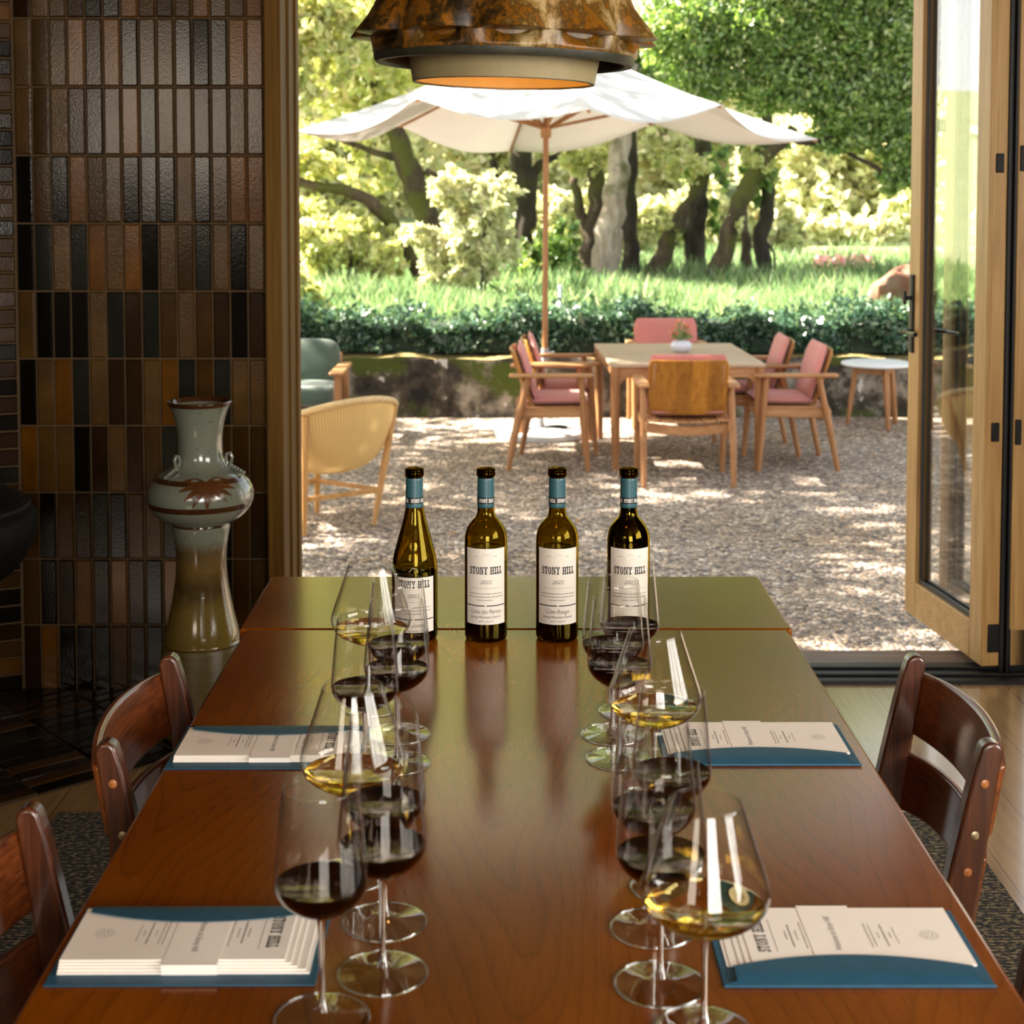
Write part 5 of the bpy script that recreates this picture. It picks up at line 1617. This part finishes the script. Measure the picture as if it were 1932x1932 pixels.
def apron(L_, horizontal, off):
    # rail whose underside sweeps down into the legs
    pts = [(-L_ / 2, .72), (L_ / 2, .72)]
    lo = [(L_ / 2, .56), (L_ / 2 - .035, .60), (L_ / 2 - .055, .63), (L_ / 2 - .085, .645), (0, .648), (-L_ / 2 + .085, .645), (-L_ / 2 + .055, .63), (-L_ / 2 + .035, .60), (-L_ / 2, .56)]
    poly = pts + lo
    if horizontal:
        return MB().prism([(a, off - .012, z) for a, z in poly], (0, .024, 0))
    return MB().prism([(off - .012, a, z) for a, z in poly], (.024, 0, 0))
for s in (-1, 1):
    apron(tw_ - .07, True, s * (tdp / 2 - .033)).build('apron', TEAK_X, tt, bevel=.004)
    apron(tdp - .07, False, s * (tw_ / 2 - .033)).build('apron', TEAK_X, tt, bevel=.004)
    for q in (-1, 1):
        MB().tube([(s * (tw_ / 2 - .042), q * (tdp / 2 - .042), 0), (s * (tw_ / 2 - .036), q * (tdp / 2 - .036), .3), (s * (tw_ / 2 - .033), q * (tdp / 2 - .033), .72)], [.024, .032, .034], 16).build('leg', TEAK, tt)

# bud vase with flowers
vp_ = Pz(1285, 664, zt)
PORC = plain('lilac_white_porcelain', (0.66, 0.65, 0.74), (0.62, 0.61, 0.70), 20, 0.35)
fv = thing('flower_vase', 'squat white vase of small orange flowers on the teak table', 'vase', (vp_.x, vp_.y, zt))
MB().lathe(smooth_curve([(0, 0), (.045, 0), (.068, .018), (.078, .044), (.070, .070), (.045, .086), (.022, .090), (.018, .088), (.018, .06), (0, .058)], 3), 28).build('vase_body', PORC, fv, angle=60)
rf_ = np.random.RandomState(21)
stm = MB()
heads, greens = [], []
for k in range(22):
    a, r_ = rf_.rand() * 2 * PI, rf_.uniform(.01, .085)
    hh = rf_.uniform(.12, .235)
    stm.tube([(0, 0, .075), (r_ * .4 * cos(a), r_ * .4 * sin(a), hh * .65), (r_ * cos(a), r_ * sin(a), hh)], .0016, 5)
    heads += [(r_ * cos(a) + rf_.normal() * .008, r_ * sin(a) + rf_.normal() * .008, hh + rf_.normal() * .008) for _ in range(9)] if k < 12 else []
    greens += [(r_ * .8 * cos(a) + rf_.normal() * .014, r_ * .8 * sin(a) + rf_.normal() * .014, rf_.uniform(.10, hh)) for _ in range(14)]
STEMG = plain('flower_stem_green', (0.12, 0.20, 0.05), (0.16, 0.24, 0.07), 40, .7)
stm.build('stems', STEMG, fv, angle=180)
quads_object('leaves', leaf_quads(np.array(greens), .013, rf_, 0, .4), leaf_mat('posy_leaf', [(0, (.10, .20, .05)), (1, (.28, .36, .12))], .3)).parent = fv
quads_object('flowers', leaf_quads(np.array(heads), .010, rf_, 0, .9), leaf_mat('orange_petal', [(0, (.70, .17, .07)), (.6, (.80, .30, .18)), (1, (.80, .48, .36))], .3)).parent = fv

# ------------------------------------------------------------------ parasol
UY = 12.0
ub = Pz(1020, 822, G)
apx = Py(1033, 60, UY)
ends = [Py(x, y, Y) for x, y, Y in ((1112, 206, 9.97), (1362, 198, 11.13), (1543, 263, 12.28), (1232, 233, 13.16), (962, 284, 14.03), (752, 236, 12.87), (556, 248, 11.72), (785, 186, 10.84))]
um = thing('garden_parasol', 'large white canvas parasol on a wooden pole over the terrace', 'umbrella', (ub.x, ub.y, G))
o0 = Vector((ub.x, ub.y, G))
A_ = apx - o0
E_ = [e - o0 for e in ends]
cv = MB()
NU, NV = 12, 14
for k in range(8):
    p, q = E_[k], E_[(k + 1) % 8]
    def fn(u, v, p=p, q=q):
        e = p.lerp(q, u)
        pt = A_.lerp(e, v)
        sg = sin(PI * u)
        pt = pt + Vector((0, 0, -.105 * sg * v ** 1.7)) + (Vector((A_.x, A_.y, pt.z)) - pt) * (.035 * sg * v ** 2)
        return pt + Vector((0, 0, -.05 * sin(PI * v))), Vector((0, 0, 1))
    cv.sheet(fn, NU, NV, .003)
cvo = cv.build('canopy', CANVAS, um, angle=70)
hub = Py(1030, 243, UY) - o0
pole_top = A_ + Vector((0, 0, .03))
pj = Py(1028, 664, UY) - o0
pole_dir = (hub - pj)
MB().tube([pj, hub, pole_top], .0225, 14).build('pole', TEAK, um)
MB().tube([(0, 0, .05), (0, 0, .12), (pj.x, pj.y, pj.z)], [.045, .026, .026], 14).build('lower_pole', STEEL, um)
MB().tube([pj + Vector((0, 0, -.02)), pj + Vector((0, 0, .03))], .031, 14).tube([pj + Vector((.03, -.02, 0)), pj + Vector((.075, -.03, .004))], .008, 8).build('clamp', STEEL, um)
MB().lathe([(0, 0), (.355, 0), (.365, .012), (.365, .045), (.35, .058), (.06, .066), (0, .066)], 56).build('base', CONC, um, angle=40)
hb_ = MB().lathe([(.024, -.075), (.042, -.07), (.043, -.01), (.050, 0), (.050, .02), (.024, .024)], 20, tuple(hub))
hb_.build('runner', TEAK_X, um)
MB().lathe([(.024, -.10), (.05, -.09), (.055, -.05), (.03, -.03)], 18, tuple(A_)).build('top_hub', TEAK_X, um)
for k in range(8):
    e = E_[k]
    pts = []
    for i in range(7):
        v = .04 + .955 * i / 6
        pts.append(A_.lerp(e, v) + Vector((0, 0, -.05 * sin(PI * v) - .018)))
    rb = MB().tube(pts, .0115, 8).build('rib', TEAK, um)
    mid_ = A_.lerp(e, .52) + Vector((0, 0, -.05 * sin(PI * .52) - .03))
    dv_ = (mid_ - hub); dv_.z = 0; dv_.normalize()
    MB().bar(hub + dv_ * .045 + Vector((0, 0, .012)), mid_, .018, .024).build('strut', TEAK, rb)
# coiled cable on the base
cb = MB()
cpts = []
for i in range(60):
    a = i * 2 * PI / 20
    cpts.append((.115 + .085 * cos(a) + .012 * sin(a * .37), -.02 + .045 * sin(a), .010 + .0035 * (i // 20) + .003 * sin(a * 2)))
cpts += [(.05, .05, .010), (-.02, .10, .012), (-.09, .08, .010), (-.13, .02, .010)]
cb.tube(cpts, .0045, 7)
tag(cb.build('power_cable', BLACK, loc=(ub.x, ub.y - .02, G + .066)), 'black cable coiled on the round parasol base', 'cable')

# ------------------------------------------------------------------ round side table
s0 = Pg(1672, 812)
sx_, sy_ = s0.x - .03, s0.y + .225
st_ = thing('side_table', 'small round white-topped table with wooden legs near the open door', 'table', (sx_, sy_, G))
WTOP = plain('white_tabletop', (0.72, 0.73, 0.74), (0.68, 0.69, 0.70), 10, 0.4)
MB().lathe([(0, .500), (.262, .500), (.284, .508), (.290, .518), (.284, .528), (.262, .533), (0, .534)], 48).build('tabletop', WTOP, st_, angle=30)
for a in (172, -78, 33):
    ca, sa = cos(rad(a)), sin(rad(a))
    MB().bar((ca * .232, sa * .232, 0), (ca * .165, sa * .165, .50), .028, .034, .046, .050, up=(-sa, ca, 0)).build('leg', TEAK, st_, bevel=.007)
fr_m = MB()
cs = [(cos(rad(a)) * .168, sin(rad(a)) * .168) for a in (172, -78, 33)]
for i in range(3):
    a, b = cs[i], cs[(i + 1) % 3]
    fr_m.bar((a[0], a[1], .466), (b[0], b[1], .466), .022, .055)
fr_m.build('frame', TEAK_X, st_, bevel=.004)

# ------------------------------------------------------------------ green lounge chair
GREEN = plain('sage_green_fabric', (0.055, 0.085, 0.062), (0.07, 0.105, 0.078), 70, 0.9, 0.25, 300, sheen=0.4)
ar = Pz(634, 706, G + .54)
lc = thing('lounge_chair', 'low teak lounge chair with sage green cushions by the garden wall', 'chair', (ar.x - .37, ar.y + .40, G))
def pillow(c, d, tilt=0, e=4):
    m = MB()
    n1, n2 = 16, 24
    vs = []
    for i in range(n1 + 1):
        for k in range(n2):
            th, ph = PI * (i / n1 - .5), 2 * PI * k / n2
            sp_ = lambda q, p: math.copysign(abs(q) ** p, q)
            x = d[0] / 2 * sp_(cos(th), .35) * sp_(cos(ph), .35)
            y = d[1] / 2 * sp_(cos(th), .6) * sp_(sin(ph), .45)
            z = d[2] / 2 * sp_(sin(th), .55)
            y2, z2 = y * cos(tilt) - z * sin(tilt), y * sin(tilt) + z * cos(tilt)
            vs.append((c[0] + x, c[1] + y2, c[2] + z2))
    return m.add(vs, [(i * n2 + k, i * n2 + (k + 1) % n2, (i + 1) * n2 + (k + 1) % n2, (i + 1) * n2 + k) for i in range(n1) for k in range(n2)])
pillow((0, -.02, .345), (.66, .64, .17)).build('seat_cushion', GREEN, lc, angle=180)
pillow((0, .285, .545), (.66, .17, .40), rad(-14)).build('back_cushion', GREEN, lc, angle=180)
for s in (-1, 1):
    c = [(-.395, .05), (-.37, .058), (0, .056), (.3, .05), (.36, .042)]
    MB().prism([(s * .37 + w, y, .525) for y, w in c] + [(s * .37 - w, y, .525) for y, w in c[::-1]], (0, 0, .028)).build('armrest', TEAK_X, lc, bevel=.008)
    for y in (-.29, .25):
        MB().bar((s * .375, y, 0), (s * .37, y, .525), .035, .055).build('leg', TEAK, lc, bevel=.006)
    MB().bar((s * .37, -.3, .235), (s * .37, .30, .235), .03, .06).build('side_rail', TEAK_X, lc, bevel=.004)
for y in (-.28, .24):
    MB().bar((-.37, y, .225), (.37, y, .225), .03, .055).build('cross_rail', TEAK_X, lc, bevel=.004)
MB().sheet(lambda u, v: (Vector((-.33 + .66 * u, .30 + .10 * v + .02, .26 + .36 * v)), Vector((0, 1, -.25)).normalized()), 6, 6, .02).build('back_panel', TEAK, lc, bevel=.004)

# ------------------------------------------------------------------ woven basket chair
WICK = canvas_mat('woven_cane', (0.62, 0.42, 0.19), 0.4, 7.5)
CANE = wood('cane_rim', (0.50, 0.33, 0.14), (0.62, 0.43, 0.20), (0.70, 0.52, 0.28), 'x', 1.0, .5)
MAPLE = wood('honey_wood_legs', (0.36, 0.17, 0.045), (0.50, 0.26, 0.075), (0.58, 0.33, 0.11), 'z', 1.2, .45)
fa, fb, fc = Pg(705, 991), Pg(574, 1010), Pg(598, 968)
cA, cB = Vector((-.655, 8.95, 0)), Vector((-1.150, 8.55, 0))
ctr = Vector((-1.075, 8.96, G))
bd_ = Vector((.63, -.775, 0)).normalized()
pd_ = Vector((.775, .63, 0)).normalized()
wk = thing('basket_chair', 'woven cane basket chair with honey wood legs, turned away, beside the oak jamb', 'chair', tuple(ctr))
RR = .42
def rimz(f): return .575 + .175 * cos(f)
def rimp(f, k=1.0): return bd_ * (RR * k * cos(f)) + pd_ * (RR * k * .98 * sin(f)) + Vector((0, 0, rimz(f)))
def shell(u, v):
    f = 2 * PI * u
    q = v
    rr = cos(q * PI / 2) ** .72
    low = .285
    p = rimp(f)
    drop = sin(q * PI / 2) ** 1.15
    return Vector((p.x * rr + bd_.x * .02 * drop, p.y * rr + bd_.y * .02 * drop, p.z + (low - p.z) * drop)), (Vector((p.x, p.y, -.25)).normalized())
ms_ = MB().sheet(shell, 60, 16)
so = ms_.build('woven_shell', WICK, wk, angle=180)
uvl = so.data.uv_layers.new(name='UVMap')
for poly in so.data.polygons:
    for li, vi in zip(poly.loop_indices, poly.vertices):
        i, j = divmod(vi, 17)
        uvl.data[li].uv = (i / 60 * 6.0, j / 16)
MB().tube([rimp(2 * PI * k / 48) + Vector((0, 0, .006)) for k in range(48)], .019, 12, closed=True, caps=False, up=(0, 0, 1)).build('rim', CANE, wk)
FA, FB, FC = fa - ctr, fb - ctr, fc - ctr
FD = FB + FC - FA
tA, tB = rimp(rad(47)), rimp(rad(-49))
tA.z -= .015; tB.z -= .015
MB().tube([FA, FA.lerp(tA, .45), tA], [.014, .021, .019], 14).build('leg', MAPLE, wk)
MB().tube([FB, FB.lerp(tB, .45), tB], [.015, .022, .020], 14).build('leg', MAPLE, wk)
tC, tD = FC * .86 + Vector((0, 0, .36)), FD * .86 + Vector((0, 0, .36))
MB().tube([FC, FC.lerp(tC, .5), tC], [.014, .020, .019], 14).build('leg', MAPLE, wk)
MB().tube([FD, FD.lerp(tD, .5), tD], [.014, .020, .019], 14).build('leg', MAPLE, wk)
def onleg(a, b, z): return a.lerp(b, (z - a.z) / (b.z - a.z))
qA, qB, qC, qD = onleg(FA, tA, .20), onleg(FB, tB, .20), onleg(FC, tC, .20), onleg(FD, tD, .20)
for a, b in ((qA, qB), (qC, qD), (qA.lerp(qB, .95), qA.lerp(qB, .95)),):
    if (a - b).length > .01:
        MB().bar(a, b, .020, .030).build('stretcher', MAPLE, wk, bevel=.004)
MB().bar(qA + Vector((0, 0, .0)), qC, .018, .026).build('stretcher', MAPLE, wk, bevel=.004)
MB().bar(qB, qD, .018, .026).build('stretcher', MAPLE, wk, bevel=.004)

# a few fallen leaves on the gravel
rl_ = random.Random(8)
LEAFB = plain('dry_leaf', (0.45, 0.22, 0.05), (0.30, 0.16, 0.05), 30, .8)
for k, (x, y) in enumerate([(1090, 985), (770, 826), (856, 1010), (1640, 882), (1650, 862), (1590, 980), (930, 960), (1300, 870), (690, 1060), (1625, 1010), (1480, 1040), (830, 905)]):
    p = Pg(x, y)
    m = MB()
    n = 6
    a = rl_.random() * 6
    up_, lo_ = [], []
    for i in range(n + 1):
        q = i / n
        w_ = .014 * sin(PI * (.06 + .9 * q))
        for lst, s_ in ((up_, 1), (lo_, -1)):
            X, Y_ = .05 * (q - .5), s_ * w_
            lst.append((X * cos(a) - Y_ * sin(a), X * sin(a) + Y_ * cos(a), .008 + .006 * q + .004 * abs(s_) * w_ * 50 * (.5 if s_ > 0 else .2)))
    m.add(up_ + lo_, [(i, i + 1, n + 2 + i, n + 1 + i) for i in range(n)])
    tag(m.build('fallen_leaf', LEAFB, loc=(p.x, p.y, G + .002)), 'dry brown leaf lying on the gravel', 'leaf', 'fallen leaves on the gravel')
